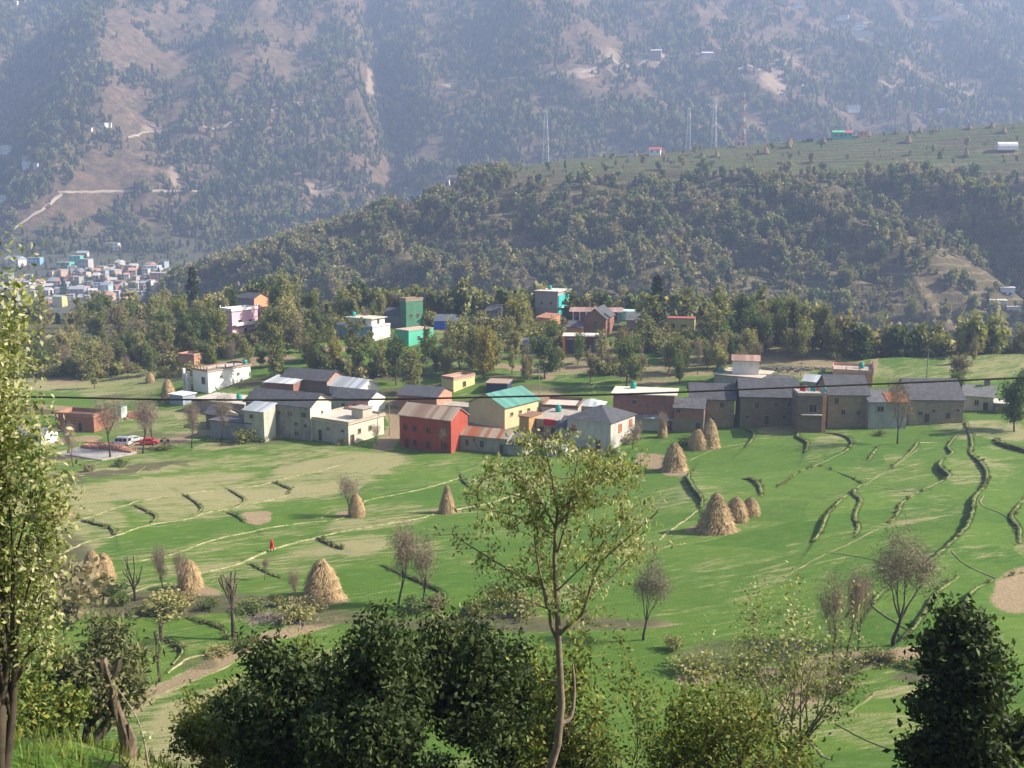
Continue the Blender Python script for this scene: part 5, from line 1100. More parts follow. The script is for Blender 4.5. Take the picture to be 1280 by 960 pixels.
    house('narrow pale green kiosk by the orange brick heap', (152, 524), 147, 155, 15, -20, m_plain((.55, .72, .66), .7), 'flat', m_plain((.05, .3, .22), .8), over=.1, d=2, name='kiosk', cat='kiosk')
    # --- upper hamlet
    GB = 'houses of the upper hamlet'
    e, b, u, v, w, d, h = house('turquoise and white flat roofed house with a broad beige roof slab', (466, 427), 421, 488, 17, -32, m_plaster((.22, .38, .52), .25), 'flat', CONC, over=.1, par=m_plaster((.75, .78, .76), .1), parh=.4, name='white_house', gm=WHT)
    house('upper storey under the beige slab of the turquoise and white house', (462, 412), 428, 476, 13, -32, m_plaster((.75, .74, .72), .15), 'flat', m_plaster((.62, .57, .48), .15), over=.6, base=b - u * w * .12 + v * d * .2 + Vector((0, 0, h + .2)), w=w * .68, d=6, win=[(.7, .6, .8, 1.5)], swin=[(.5, .6, .8, 1.3)], name='upper_storey', keep=False, tank=(.12, .3, 'green water tank on the beige slab of the turquoise and white house'))
    house('slate roofed block between the beige slab and the tall green house', (503, 409), 481, 508, 16, -10, m_plain((.16, .17, .2), .9), 'gable', SL, 1.7, 'u', .3, d=6, name='stone_house')
    e, b, u, v, w, d, h = house('tall dark green house with open brown roof frame', (508, 411), 505, 529, 34, -50, m_plaster((.09, .24, .15), .25), 'flat', CONC, over=.1, par=m_plain((.30, .22, .17), .9), parh=.8, swin=[(.3, 3.4, .8, 1.), (.7, 3.4, .8, 1.)], name='green_house', w=3.5)
    house('bright mint green walled flat house in front of the tall green house', (511, 433), 491, 542, 19, -44, m_plaster((.12, .55, .38), .15), 'flat', m_plaster((.55, .42, .34), .2), over=.1, name='mint_house', swin=[(.4, 1.6, .8, 1.), (.65, 1.6, .8, 1.)], w=6)
    house('dark shed with bright blue sheeting hung on its front', (567, 412), 543, 577, 11, -10, m_plain((.02, .12, .62), .6, .3), 'gable', m_slate((.12, .14, .18)), 1.6, 'u', .3, d=6, name='shed', cat='shed')
    house('small pink walled house with a crimson roof above the blue sheeting', (578, 396), 556, 583, 12, -14, m_plaster((.55, .33, .27), .2), 'gable', m_tin((.42, .03, .06), None, 0), .9, 'u', .35, d=6, name='red_roofed_house', win=[(.5, 1, .8, 1.)])
    house('grey slate house with pale gable half hidden in the wood', (621, 400), 606, 628, 11, -34, m_plaster((.4, .4, .38), .2), 'gable', SLL, 1.8, 'u', .4, gm=CONCL, d=7, name='stone_house')
    house('small grey hut with slate roof behind the round dark tree', (673, 443), 650, 681, 12, -14, m_plaster((.2, .2, .2), .3), 'gable', m_slate((.15, .16, .19)), 1.4, 'u', .4, d=5.5, name='hut')
    house('little yellow house with a raised brown parapet in the middle trees', (567, 491), 552, 584, 15, -38, m_plaster((.70, .62, .30), .15), 'flat', CONCL, over=.15, par=m_plain((.42, .25, .18), .9), parh=.7, swin=[(.5, 1.0, 1., 1.2)], name='yellow_house', d=8)
    house('dark navy walled store with flat earth roof near the green roof', (634, 493), 608, 643, 13, -10, m_plain((.03, .04, .10), .8), 'flat', m_plain((.36, .28, .22), .95), over=.3, d=6, name='store', cat='shed')
    e, b, u, v, w, d, h = house('grey three storey block with turquoise side and green tank on top', (697, 402), 669, 713, 37, -26, m_plaster((.33, .33, .33), .15), 'flat', m_plaster((.66, .60, .54), .15), over=.35, gm=m_plain((.05, .42, .36), .7), low=m_plaster((.25, .28, .25), .2), lowh=4.2, win=[(.3, 5.3, .7, .7), (.7, 5.3, .7, .7)], name='tall_house', tank=(.35, .5, 'green water tank on the grey three storey block'))
    MB().box(w / 2 + .03, w / 2 + .25, .3, d - .3, 0, h - 1.2).build('side_wall', m_plaster((.05, .45, .42), .15), e); MB().box(w / 2 + .03, w / 2 + 1.2, .3, d * .6, 4.3, 4.45).build('balcony', WHT, e); MB().box(w / 2 + 1.1, w / 2 + 1.2, .3, d * .6, 4.46, 5.2).build('balcony_rail', m_plain((.1, .6, .5), .6), e)
    house('cream house with a plain grey roof beside the three storey block', (739, 397), 712, 745, 19, -14, m_plaster((.66, .58, .36), .15), 'gable', m_tin((.27, .27, .28)), 1.0, 'u', .4, d=7, name='cream_house', win=[(.4, 1.2, .9, 1.)])
    house('pale lilac white house with tan roof topping the upper hamlet', (754, 394), 733, 762, 24, -20, m_plaster((.72, .74, .82), .1), 'flat', m_plaster((.55, .42, .34), .15), over=.4, d=7, name='white_house', keep=False)
    e, b, u, v, w, d, h = house('long low row with turquoise columns and violet wall in the upper hamlet', (775, 404), 715, 783, 14, -6, m_plaster((.30, .16, .30), .2), 'shed', m_tin((.42, .27, .24)), .7, over=.9, d=6, name='school_row', cat='building', win=[(x, .8, 1., 1.2) for x in (.1, .3, .5, .7, .9)])
    for k in range(8): x = -w / 2 + .4 + (w - .8) * k / 7; MB().box(x - .16, x + .16, -1.2, -.9, -.6, h).build('column', m_plain((.25, .72, .62), .6) if k > 2 else WHT, e)
    house('mint green low house at the right end of the violet row', (788, 402), 770, 794, 12, -20, m_plaster((.30, .70, .55), .1), 'flat', m_plain((.45, .65, .55), .8), over=.3, d=6, name='mint_house', keep=False)
    house('steep red brick gabled house with one window above the shop', (757, 424), 729, 790, 26, -16, BRK, 'gable', SL, 2.7, 'v', .4, win=[(.52, 3.6, 1., 1.6)], name='brick_house', d=13)
    house('slate roofed barn right of the steep brick gable', (812, 413), 783, 820, 13, -12, m_plaster((.45, .33, .26), .2), 'gable', m_slate((.15, .155, .17)), 2.0, 'u', .4, d=7, name='barn')
    house('small slate roofed orange cottage left of the steep brick gable', (727, 425), 708, 736, 16, -22, m_plaster((.62, .28, .14), .2), 'gable', SLL, 1.4, 'u', .4, d=6, name='cottage')
    house('pink brick lean-to wall left of the orange cottage', (688, 412), 670, 697, 14, -40, m_plaster((.60, .28, .17), .15), 'shed', m_plain((.45, .22, .15), .9), 1., over=.2, d=5, name='annex', keep=False)
    e, b, u, v, w, d, h = house('dark fronted shop with orange pillar and pale canopy below the brick gable', (752, 441), 706, 760, 20, -6, m_plaster((.16, .09, .09), .2), 'flat', m_plaster((.66, .62, .55), .1), over=.7, d=6, name='shop', cat='shop')
    MB().box(-w / 2 - .6, -w / 2 + .1, -.7, -.05, -.4, h).build('pillar', m_plain((.75, .25, .10), .7), e); sg = MB().box(-w / 2 + .2, w / 2, -.36, -.28, h - 1.1, h - .1).build('shop_sign', m_plain((.22, .04, .05), .6), e)
    t = MB(); r = random.Random(4); x = -w / 2 + .6
    for grp in ((4, .9), (5, 3.4), (5, 1.)):
        for _ in range(grp[0]):     # the painted letters are unreadable in the photograph: short pale strokes
            t.box(x, x + .09, -.38, -.362, h - .85, h - .35 - .15 * r.random()); t.box(x + .1, x + .3, -.38, -.362, h - .6 - .2 * r.random(), h - .5); x += .42
        x += grp[1]
    t.build('painted_lettering', m_plain((.75, .74, .72), .7), sg)
    for k in range(4): MB().box(-w / 2 + w * (.08 + .23 * k), -w / 2 + w * (.22 + .23 * k), -.06, -.003, .1, h - 1.3).build('shutter', m_plain(((.05, .07, .09), (.12, .16, .19))[k % 2], .5), e)
    e, b, u, v, w, d, h = house('white upper house with a rust streaked roof right of the tall dark conifer', (863, 396), 836, 868, 18, -10, m_plaster((.68, .67, .66), .15), 'flat', m_tin((.45, .32, .25), (.4, .17, .09)), over=.5, d=7, win=[(.3, 1.8, .8, 1.1), (.8, 1.8, .8, 1.1)], name='white_house')
    house('yellow walled lower house with a dark red front under the rusty roof', (868, 414), 834, 873, 15, -12, m_plaster((.72, .66, .24), .15), 'flat', m_plain((.35, .1, .1), .8), over=.2, d=5, door=(.6, 1.5, 1.8), name='yellow_house', win=[(.2, .8, 1., 1.2)])
    # pink house
    e, b, u, v, w, d, h = house('pink and white two storey house with white roof balustrade in the wood', (291, 420), 277, 323, 30, -38, m_plaster((.85, .55, .64), .08), 'flat', CONC, over=.2, par=m_plain((.86, .82, .84), .6), parh=.8, posts=3, swin=[(.3, 3.4, 1., 1.2), (.7, 3.2, 1., 1.2)], sdoor=(.5, 1, 2), win=[(.5, 3.4, 1., 1.2)], name='pink_house')
    MB().box(w / 2 + .05, w / 2 + 1.3, .4, d - .4, 3.0, 3.2).build('balcony', WHT, e); MB().box(w / 2 + 1.2, w / 2 + 1.32, .4, d - .4, 3.21, 4.1).build('balustrade', WHT, e)
    house('orange gabled house with white trim behind the pink house', (318, 385), 297, 326, 12, -30, m_plaster((.35, .3, .32), .2), 'gable', SL, 1.6, 'u', .4, gm=m_plaster((.70, .33, .18), .1), d=7, name='orange_house')
    p = P(314, 402); place_tree('bush', 1, p, hpx(p, 20), 'flowering_bush', 'purple flowering creeper bush beside the pink house', 'bush', wide=1.4, crown_mat=m_leaf('purple_bracts', [(.25, .03, .18), (.35, .05, .25)], .3, False))
    house('yellow house with a pale green roof standing before the town', (78, 384), 66, 85, 13, -28, m_plaster((.78, .66, .28), .1), 'gable', m_plain((.5, .6, .45), .8), 1.2, 'u', .4, d=6, name='yellow_house', swin=[(.5, 1.2, .8, .9)])
    # far right cluster on the ridge foot
    for lab, B, xa, xc, hp, wc, rc in (('white and lilac building at the right edge below the dark ridge', (1268, 372), 1250, 1285, 12, (.74, .76, .84), (.6, .6, .62)), ('second pale building stepping down left of the lilac one', (1258, 388), 1236, 1268, 12, (.70, .72, .76), (.62, .6, .56)), ('lowest pale building at the right edge by the blue sheet', (1276, 394), 1258, 1290, 10, (.70, .72, .78), (.55, .55, .55))):
        house(lab, B, xa, xc, hp, -18, m_plaster(wc, .1), 'flat', m_plaster(rc, .1), over=.5, win=[(.3, 1.5, 1.4, 1.2), (.7, 1.5, 1.4, 1.2)], name='white_house', d=8)
    p = P(1236, 404); q = MB(); q.add([(-3, -1, .1), (3, -1, .1), (3, 2, .1), (-3, 2, .1), (-2, .4, 1.6), (2, .4, 1.5)], [(0, 1, 5, 4), (1, 2, 5), (2, 3, 4, 5), (3, 0, 4), (3, 2, 1, 0)]); o = q.build('tarpaulin', m_plain((.03, .10, .50), .6)); o.location = p; tag(o, 'bright blue sheet on the ground near the right edge buildings', 'tarpaulin')
def far_house(e_name, label, p, w, d, h, phi, wc, rc, storeys=1, gable=False, group=None, cat='house'):
    e = empty(e_name, p, math.radians(phi)); tag(e, label, cat, group); wm = m_plaster(wc, .1)
    MB().box(-w / 2, w / 2, -d / 2, d / 2, -4, h).build('wall', wm, e)
    R = MB()
    if gable: R.add([(-w / 2 - .5, -d / 2 - .5, h + .01), (w / 2 + .5, -d / 2 - .5, h + .01), (w / 2 + .5, d / 2 + .5, h + .01), (-w / 2 - .5, d / 2 + .5, h + .01), (-w / 2 - .5, 0, h + d * .3), (w / 2 + .5, 0, h + d * .3)], [(0, 1, 5, 4), (2, 3, 4, 5), (1, 2, 5), (3, 0, 4), (3, 2, 1, 0)])
    else: R.box(-w / 2 - .4, w / 2 + .4, -d / 2 - .4, d / 2 + .4, h + .01, h + .35)
    R.build('roof', m_plain(rc, .8), e)
    for s in range(storeys):
        for k in range(max(2, int(w / 3.5))):
            x = -w / 2 + w * (k + .5) / max(2, int(w / 3.5)); z = h * (s + .35) / storeys; MB().box(x - .6, x + .6, -d / 2 - .05, -d / 2 - .003, z, z + h / storeys * .42).build('window', m_glass(), e)
    return e
FARH = []
def far_houses():
    r = random.Random(21)
    pal = [('white', (.62, .60, .58)), ('pale pink', (.58, .46, .42)), ('cream', (.70, .62, .45)), ('pale blue', (.40, .48, .56)), ('grey', (.45, .44, .43)), ('brick red', (.42, .22, .16)), ('white', (.66, .65, .64)), ('peach', (.58, .42, .32))]
    # hand placed town buildings: px, row(base), width px, height px, colour, label
    T = [(20, 332, 24, 8, (.72, .66, .76), 'lilac hall with a grey hipped roof at the top left of the town', 1), (45, 330, 17, 8, (.25, .50, .75), 'sky blue house right of the lilac hall at the town top', 0), (96, 332, 16, 12, (.10, .58, .50), 'turquoise four level building in the town', 0), (82, 336, 20, 8, (.12, .60, .55), 'lower turquoise wing of the four level building', 0), (108, 336, 16, 12, (.55, .52, .5), 'grey open floored block right of the turquoise building', 0),
         (142, 312, 16, 8, (.84, .82, .78), 'lone white house above the town on the mountain foot', 0), (104, 321, 14, 5, (.7, .68, .64), 'small pale house above the grey open floored block', 1), (191, 341, 20, 9, (.84, .86, .80), 'white terraced building at the right end of the town', 0), (200, 350, 22, 9, (.72, .36, .24), 'terracotta building at the right end of the town', 0), (211, 348, 12, 8, (.45, .68, .66), 'pale teal house at the right tip of the town', 0), (235, 334, 8, 4, (.8, .8, .8), 'tiny white house at the edge of the gorge', 0),
         (8, 358, 18, 16, (.34, .36, .46), 'tall blue grey block at the left edge of the town', 0), (30, 362, 26, 10, (.62, .64, .66), 'long pale block in the lower left of the town', 0), (134, 366, 14, 10, (.45, .62, .75), 'pale blue gabled house in the lower middle of the town', 1), (98, 370, 20, 9, (.34, .33, .36), 'dark roofed grey house at the lower edge of the town', 1), (128, 340, 12, 7, (.70, .58, .36), 'cream house beside the turquoise building', 0)]
    occ = []
    for px, row, wp, hp, c, lab, g in T:
        p = P(px, row, lo=860); D = np.array(p) @ FW; s = D / F; occ.append((px, row)); far_house('town_house', lab, p, wp * s * .9, max(6, wp * s * .6), hp * s, r.uniform(-25, 10), c, (.5, .5, .5) if not g else (.38, .4, .44), 2, bool(g), 'houses of the valley town')
    n = 0
    for _ in range(700):
        if n >= 95: break
        px = r.uniform(-2, 214); row = r.uniform(334, 379)
        if px < 60 and row < 350: continue
        if any(abs(px - a) < 7 and abs(row - b) < 4.2 for a, b in occ): continue
        occ.append((px, row)); n += 1; p = P(px, row, lo=860); D = np.array(p) @ FW; s = D / F; cn, c = r.choice(pal); g = r.random() < .4; k = r.uniform(.85, 1.15)
        row_n = 'upper rows' if row < 352 else ('middle rows' if row < 366 else 'lowest rows')
        far_house('town_house', f'small {cn} {"pitched" if g else "flat"} roofed house in the {row_n} of the crowded valley town', p, r.uniform(5, 10) * s, r.uniform(6, 9), r.uniform(3.5, 7.5) * s * k, r.uniform(-35, 20), c, r.choice([(.5, .48, .46), (.30, .33, .38), (.6, .58, .55), (.55, .33, .25)]), 2, g, 'houses of the valley town')
    M = [(34, 209, 11, 7, 'bright white house below the dark pine slope at left', (.88, .88, .84)), (45, 210, 6, 6, 'small white house right of the bright white pair', (.85, .85, .82)), (33, 198, 9, 3, 'small grey house above the bright white pair', (.6, .6, .6)), (10, 190, 12, 8, 'pale terraced house at the left edge on the mountain', (.75, .80, .74)), (2, 192, 8, 8, 'cut off pale house at the extreme left on the mountain', (.7, .72, .7)), (128, 158, 13, 4, 'long pale yellow house high on the left mountain', (.85, .86, .68)), (137, 158, 5, 4, 'tiny pale yellow hut beside the long one', (.85, .86, .7)), (113, 163, 6, 3, 'tiny pale hut left of the long pale yellow house', (.8, .8, .7)), (6, 250, 12, 6, 'white house at the left edge level with the valley road', (.82, .8, .78)), (30, 3, 5, 3, 'tiny white house at the top left corner', (.8, .8, .82)), (20, 5, 6, 3, 'second tiny white house at the top left corner', (.8, .8, .82)),
         (1074, 37, 10, 8, 'white villa above the bare terrace high on the right mountain', (.86, .86, .86)), (1053, 24, 14, 4, 'long white house above the villa on the right mountain', (.84, .84, .84)), (1082, 34, 5, 5, 'small white wing beside the villa', (.86, .86, .86)), (997, 8, 12, 4, 'pale blue roofed house at the top of the right mountain', (.6, .68, .75)), (1170, 24, 14, 3, 'low pale house at the top right of the mountain', (.7, .72, .75)), (1200, 10, 5, 4, 'tiny white house at the upper right', (.85, .85, .85)), (1262, 30, 5, 3, 'tiny pale house near the top right corner', (.8, .8, .8)), (820, 73, 13, 9, 'dark reddish building on a bare cutting of the mountain road', (.38, .24, .26)), (800, 72, 8, 4, 'small dark roofed shed left of the reddish road building', (.3, .28, .3)), (884, 71, 14, 4, 'low grey building beside the mountain road bend', (.55, .55, .55)), (977, 120, 7, 3, 'small white roof on the mountain beside the red mast', (.8, .82, .84)), (1066, 138, 16, 6, 'pale house with a bright roof above the ridge fields', (.8, .8, .82)), (1164, 150, 5, 5, 'white hut behind the ridge skyline at right', (.84, .84, .84)), (1188, 146, 5, 4, 'second white hut behind the ridge skyline at right', (.84, .84, .84)), (1176, 140, 8, 3, 'grey roof between the two white skyline huts', (.6, .62, .66)), (802, 160, 6, 3, 'tiny reddish hut in the forest left of the two masts', (.6, .45, .4))]
    FARH.extend((a[0], a[1], a[2]) for a in M if a[2] > 5)
    for px, row, wp, hp, lab, c in M:
        p = P(px, row, lo=960); D = np.array(p) @ FW; s = D / F; far_house('mountain_house', lab, p, wp * s, wp * s * .5, hp * s, r.uniform(-25, 5), c, (.6, .6, .62), 1 if hp < 6 else 2, r.random() < .3, 'scattered houses on the mountain')
    q = MB(); p = P(1074, 48, lo=960); q.box(-26, 26, -3, 3, -8, 12); o = q.build('retaining_wall', CONCL); o.location = p; tag(o, 'broad pale retaining wall below the white villa on the mountain', 'wall')
    Rg = [(398, 281, 15, 8, 'white pillared hut low on the left end of the ridge', (.75, .74, .74)), (441, 268, 12, 7, 'bright white hut on the left end of the ridge', (.86, .88, .86)), (477, 250, 8, 5, 'small pale pink hut on the ridge shoulder', (.66, .55, .52)), (519, 242, 12, 6, 'dark blue roofed shed of the ridge hamlet', (.12, .2, .42)), (540, 236, 14, 9, 'dull red house of the ridge hamlet', (.42, .27, .25)), (557, 231, 12, 12, 'white framed house at the top of the ridge hamlet', (.72, .66, .62)), (568, 224, 10, 8, 'pinkish house at the right end of the ridge hamlet', (.6, .45, .42)), (694, 201, 10, 4, 'low pale hut at the foot of the tallest white mast', (.6, .58, .52)),
          (819, 190, 14, 6, 'white hut with a red roof on the ridge skyline', (.86, .84, .84)), (925, 181, 12, 6, 'small pink house at the foot of the red and white mast', (.7, .45, .38)), (1047, 168, 14, 8, 'green roofed house in the ridge fields', (.10, .42, .30)), (1058, 169, 12, 7, 'turquoise house with red roof in the ridge fields', (.06, .48, .42)), (1078, 168, 10, 6, 'peach coloured hut right of the turquoise ridge house', (.72, .38, .28)), (1012, 173, 8, 4, 'dark little shed left of the green ridge house', (.1, .12, .15)), (788, 186, 6, 9, 'tiny grey pump house on the ridge skyline', (.6, .6, .62))]
    FARH.extend((a[0], a[1], a[2]) for a in Rg)
    for px, row, wp, hp, lab, c in Rg:
        p = P(px, row, lo=560, hi=1100); D = np.array(p) @ FW; s = D / F; rc = (.5, .12, .1) if 'red roof' in lab else ((.12, .5, .3) if 'green roof' in lab else (.5, .5, .5))
        far_house('ridge_house', lab, p, wp * s, 6, hp * s, r.uniform(-20, 5), c, rc, 1, 'red roof' in lab or 'green roof' in lab, 'small houses on the ridge')
    # poly tunnel
    p = P(1258, 188, lo=560, hi=1100); s = (np.array(p) @ FW) / F; w = 25 * s; e = empty('poly_tunnel', p); tag(e, 'white plastic poly tunnel on the ridge terraces at right', 'greenhouse')
    q = MB(); n = 10; vs = [(x, -3 * math.cos(math.pi * i / n), 10 * s * math.sin(math.pi * i / n) ** .6) for x in (-w / 2, w / 2) for i in range(n + 1)]
    q.add(vs, [(i, i + 1, n + 2 + i, n + 1 + i) for i in range(n)] + [tuple(range(n, -1, -1)), tuple(range(n + 1, 2 * n + 2))]); q.build('cover', m_plain((.82, .82, .82), .5, .05), e)
# ------------------------------------------------------------------ stacks, masts, poles, vehicles, people
STRAW = None
def stack_mesh(seed, kind='cone'):
    r = random.Random(seed); mb = MB(); prof = {'cone': [(.50, 0), (.46, .12), (.38, .35), (.27, .6), (.15, .82), (.05, .97), (.01, 1.02)], 'dome': [(.52, 0), (.54, .2), (.50, .45), (.38, .72), (.22, .9), (.06, 1.0), (.01, 1.01)], 'bell': [(.62, 0), (.5, .08), (.44, .35), (.36, .6), (.22, .82), (.08, .97), (.01, 1.03)]}[kind]
    n = 26; vs = []; fs = []; lx, ly = r.uniform(-.04, .04), r.uniform(-.04, .04); ring = []
    for a in range(18):
        t = a / 17 * (len(prof) - 1); i = min(int(t), len(prof) - 2); f = t - i; ring.append((prof[i][0] * (1 - f) + prof[i + 1][0] * f, prof[i][1] * (1 - f) + prof[i + 1][1] * f))
    ph = [r.uniform(0, 6.28) for _ in range(4)]
    for i, (rad, z) in enumerate(ring):
        for j in range(n):
            t = 2 * math.pi * j / n; k = rad * (1 + .07 * math.sin(3 * t + ph[0] + 2 * z) + .05 * math.sin(7 * t + ph[1]) + r.uniform(-.06, .06)) + .015 * math.sin(z * 26 + ph[2])
            vs.append((k * math.cos(t) + lx * z, k * math.sin(t) + ly * z, z - .02))
    for i in range(len(ring) - 1):
        for j in range(n): fs.append((i * n + j, i * n + (j + 1) % n, (i + 1) * n + (j + 1) % n, (i + 1) * n + j))
    mb.add(vs, fs)
    for _ in range(2600):     # loose stalks
        z = r.random() ** 1.2; t = r.uniform(0, 6.28); i = min(16, int(z * 17)); rad = ring[i][0] + .004; z = ring[i][1]
        b = Vector((rad * math.cos(t), rad * math.sin(t), z)); o = Vector((math.cos(t), math.sin(t), 0)); d = (o * r.uniform(.2, .9) + Vector((r.gauss(0, .35), r.gauss(0, .35), -1 + r.random() * .5))).normalized() * r.uniform(.06, .16); s = o.cross(d).normalized() * .0055
        mb.add([b - s, b + s, b + d + s + o * .01, b + d - s + o * .01], [(0, 1, 2, 3)])
    for _ in range(220):      # fallen straw round the foot
        t = r.uniform(0, 6.28); k = .5 + abs(r.gauss(0, .12)); b = Vector((k * math.cos(t), k * math.sin(t), .015)); d = Vector((r.gauss(0, 1), r.gauss(0, 1), .15)).normalized() * .07; s = Vector((-d.y, d.x, 0)).normalized() * .007; mb.add([b - s, b + s, b + d + s, b + d - s], [(0, 1, 2, 3)])
    return mb
def stacks():
    m, nt, b = newmat('dry_maize_stalks', .95); co = objco(nt); n1 = noise(nt, scaled(nt, co, (26, 26, 7)), 1., 5, .7); n2 = noise(nt, co, 3.5, 4, .6); g = nt.nodes.new('ShaderNodeNewGeometry')
    f = math_(nt, 'ADD', math_(nt, 'MULTIPLY', n1, .7), math_(nt, 'MULTIPLY', g.outputs['Random Per Island'], .3))
    nt.links.new(mix(nt, .35, ramp(nt, f, [(.3, (.13, .085, .04)), (.5, (.40, .29, .15)), (.7, (.72, .56, .34))]), ramp(nt, n2, [(.3, (.22, .15, .075)), (.7, (.58, .44, .26))])), b.inputs['Base Color']); bump(nt, b, n1, .05)
    protos = {}
    for kd in ('cone', 'dome', 'bell'):
        for s in range(2): protos[kd, s] = stack_mesh(s * 5 + len(kd), kd).build('tmp', m)
    S = [(72, 646, 32, 34, 'cone', 0, 'squat corn stack at the far left of the big field'), (117, 728, 40, 24, 'dome', 0, 'left of the touching pair of stacks behind the misty shrub'), (131, 726, 34, 24, 'dome', 1, 'right of the touching pair of stacks behind the misty shrub'), (238, 737, 37, 28, 'dome', 1, 'rounded stack standing by the scrub bank near three slim trees'), (403, 748, 48, 48, 'bell', 0, 'tallest wide stack above the dark evergreen trees'), (446, 646, 28, 19, 'dome', 0, 'small stack at the foot of the leaning leafless tree'), (559, 641, 34, 23, 'cone', 1, 'pointed stack beside the pale footpath'), (843, 588, 34, 32, 'bell', 1, 'broad stack on the lawn below the slate roofed brick annex'), (895, 664, 47, 50, 'cone', 0, 'biggest cone stack of the trio in the green field'), (920, 651, 29, 27, 'dome', 1, 'middle stack of the trio in the green field'), (938, 644, 22, 22, 'dome', 0, 'smallest palest round stack of the trio in the green field'), (872, 561, 24, 22, 'dome', 0, 'left and lower of the two stacks against the brick annex'), (887, 559, 35, 24, 'bell', 0, 'right and taller of the two stacks against the brick annex'), (211, 501, 26, 16, 'dome', 1, 'dark stack in the meadow left of the white porch house'), (213, 421, 17, 14, 'cone', 1, 'left of the small cone stacks in the wood edge meadow'), (239, 434, 15, 13, 'cone', 0, 'right of the small cone stacks in the wood edge meadow'), (228, 411, 10, 12, 'bell', 0, 'tiny stack behind the two cone stacks in the wood edge meadow'), (828, 547, 22, 11, 'dome', 1, 'narrow brown stack under the brick house awning'), (188, 478, 12, 10, 'dome', 0, 'tiny brown stack in the pale meadow at left')]
    used = set()
    def put(px, row, hp, wp, kd, s, lab, grp, name='corn_stack', lo=4., hi=3000.):
        src = protos[kd, s]; p = P(px, row, lo=lo, hi=hi); D = np.array(p) @ FW; o = src.copy(); COL.objects.link(o); o.name = name; k = D / F
        o.location = p; o.rotation_euler = (0, 0, random.uniform(0, 6)); w = wp * k / 1.06; o.scale = (w, w, hp * k * 1.04); tag(o, lab, 'haystack', grp)
    for px, row, hp, wp, kd, s, lab in S: put(px, row, hp, wp, kd, s, lab, 'dried corn stacks in the fields')
    R = [(877, 197, 9, 8), (896, 196, 9, 7), (957, 192, 9, 9), (986, 184, 9, 8), (988, 175, 7, 6), (1135, 178, 9, 9), (1208, 194, 10, 7), (1255, 166, 8, 7), (1030, 178, 6, 6), (1240, 160, 7, 7), (1212, 157, 6, 6), (1120, 163, 6, 5), (1150, 161, 7, 6), (1004, 178, 5, 4), (795, 194, 7, 5), (829, 192, 6, 4), (1085, 170, 7, 7), (1170, 161, 6, 6)]
    for i, (px, row, hp, wp) in enumerate(R): put(px, row, hp, wp, 'cone', i % 2, ('small pale stack in the ridge fields' + (' left of the green roofed house' if px < 1035 else ' right of the green roofed house')), 'tiny stacks in the ridge fields ' + ('left' if px < 1035 else 'right'), lo=560, hi=1100)
    for o in protos.values(): bpy.data.objects.remove(o)
def mast(px, row, hp, lab, red=False, wide=2.6):
    p = P(px, row, lo=560, hi=1100); H_ = hp * (np.array(p) @ FW) / F; e = empty('radio_mast', p); tag(e, lab, 'mast', 'lattice radio masts on the ridge'); n = 9
    mats = [m_plain((.55, .55, .57), .5, .05), m_plain((.40, .14, .12), .5, .05)] if red else [m_plain((.70, .72, .75), .5, .05)]
    mb = MB(); wf = lambda t: wide * (1 - .62 * t)
    C = lambda t, k: Vector((wf(t) * (1, -1, -1, 1)[k], wf(t) * (1, 1, -1, -1)[k], H_ * t))
    for i in range(n):
        a, b = i / n, (i + 1) / n; mi = i % 2 if red else 0
        for k in range(4):
            mb.tube([C(a, k), C(b, k)], .17, 4, mi=mi); mb.tube([C(a, k), C(b, (k + 1) % 4)], .10, 3, mi=mi); mb.tube([C(b, k), C(b, (k + 1) % 4)], .10, 3, mi=mi)
    print('mast', [round(c) for c in p]); mb.build('lattice', mats, e); a = MB(); a.tube([(0, 0, H_), (0, 0, H_ * 1.08)], .12, 5); a.build('top_rod', mats[0], e)
    for z, dx in ((.93, .8), (.82, -1.), (.7, .9)): MB().box(dx - .5, dx + .5, -wf(z) - .7, -wf(z) - .2, H_ * z - 1.1, H_ * z + 1.1).build('antenna', m_plain((.85, .85, .86), .5), e)
def pole(px, row, hp, lab, name='utility_pole'):
    p = P(px, row); h = hpx(p, hp); e = empty(name, p); tag(e, lab, 'pole'); q = MB(); q.tube([(0, 0, -.5), (0, 0, h)], [.14, .09], 7); q.build('post', m_plain((.3, .27, .23), .9), e)
    MB().box(-.7, .7, -.05, .05, h - .55, h - .42).build('crossarm', m_plain((.25, .22, .2), .8), e)
    for x in (-.6, 0, .6): MB().lathe([(.05, 0), (.07, .08), (.04, .16)], 8, (x, 0, h - .418)).build('insulator', m_plain((.6, .58, .55), .4), e)
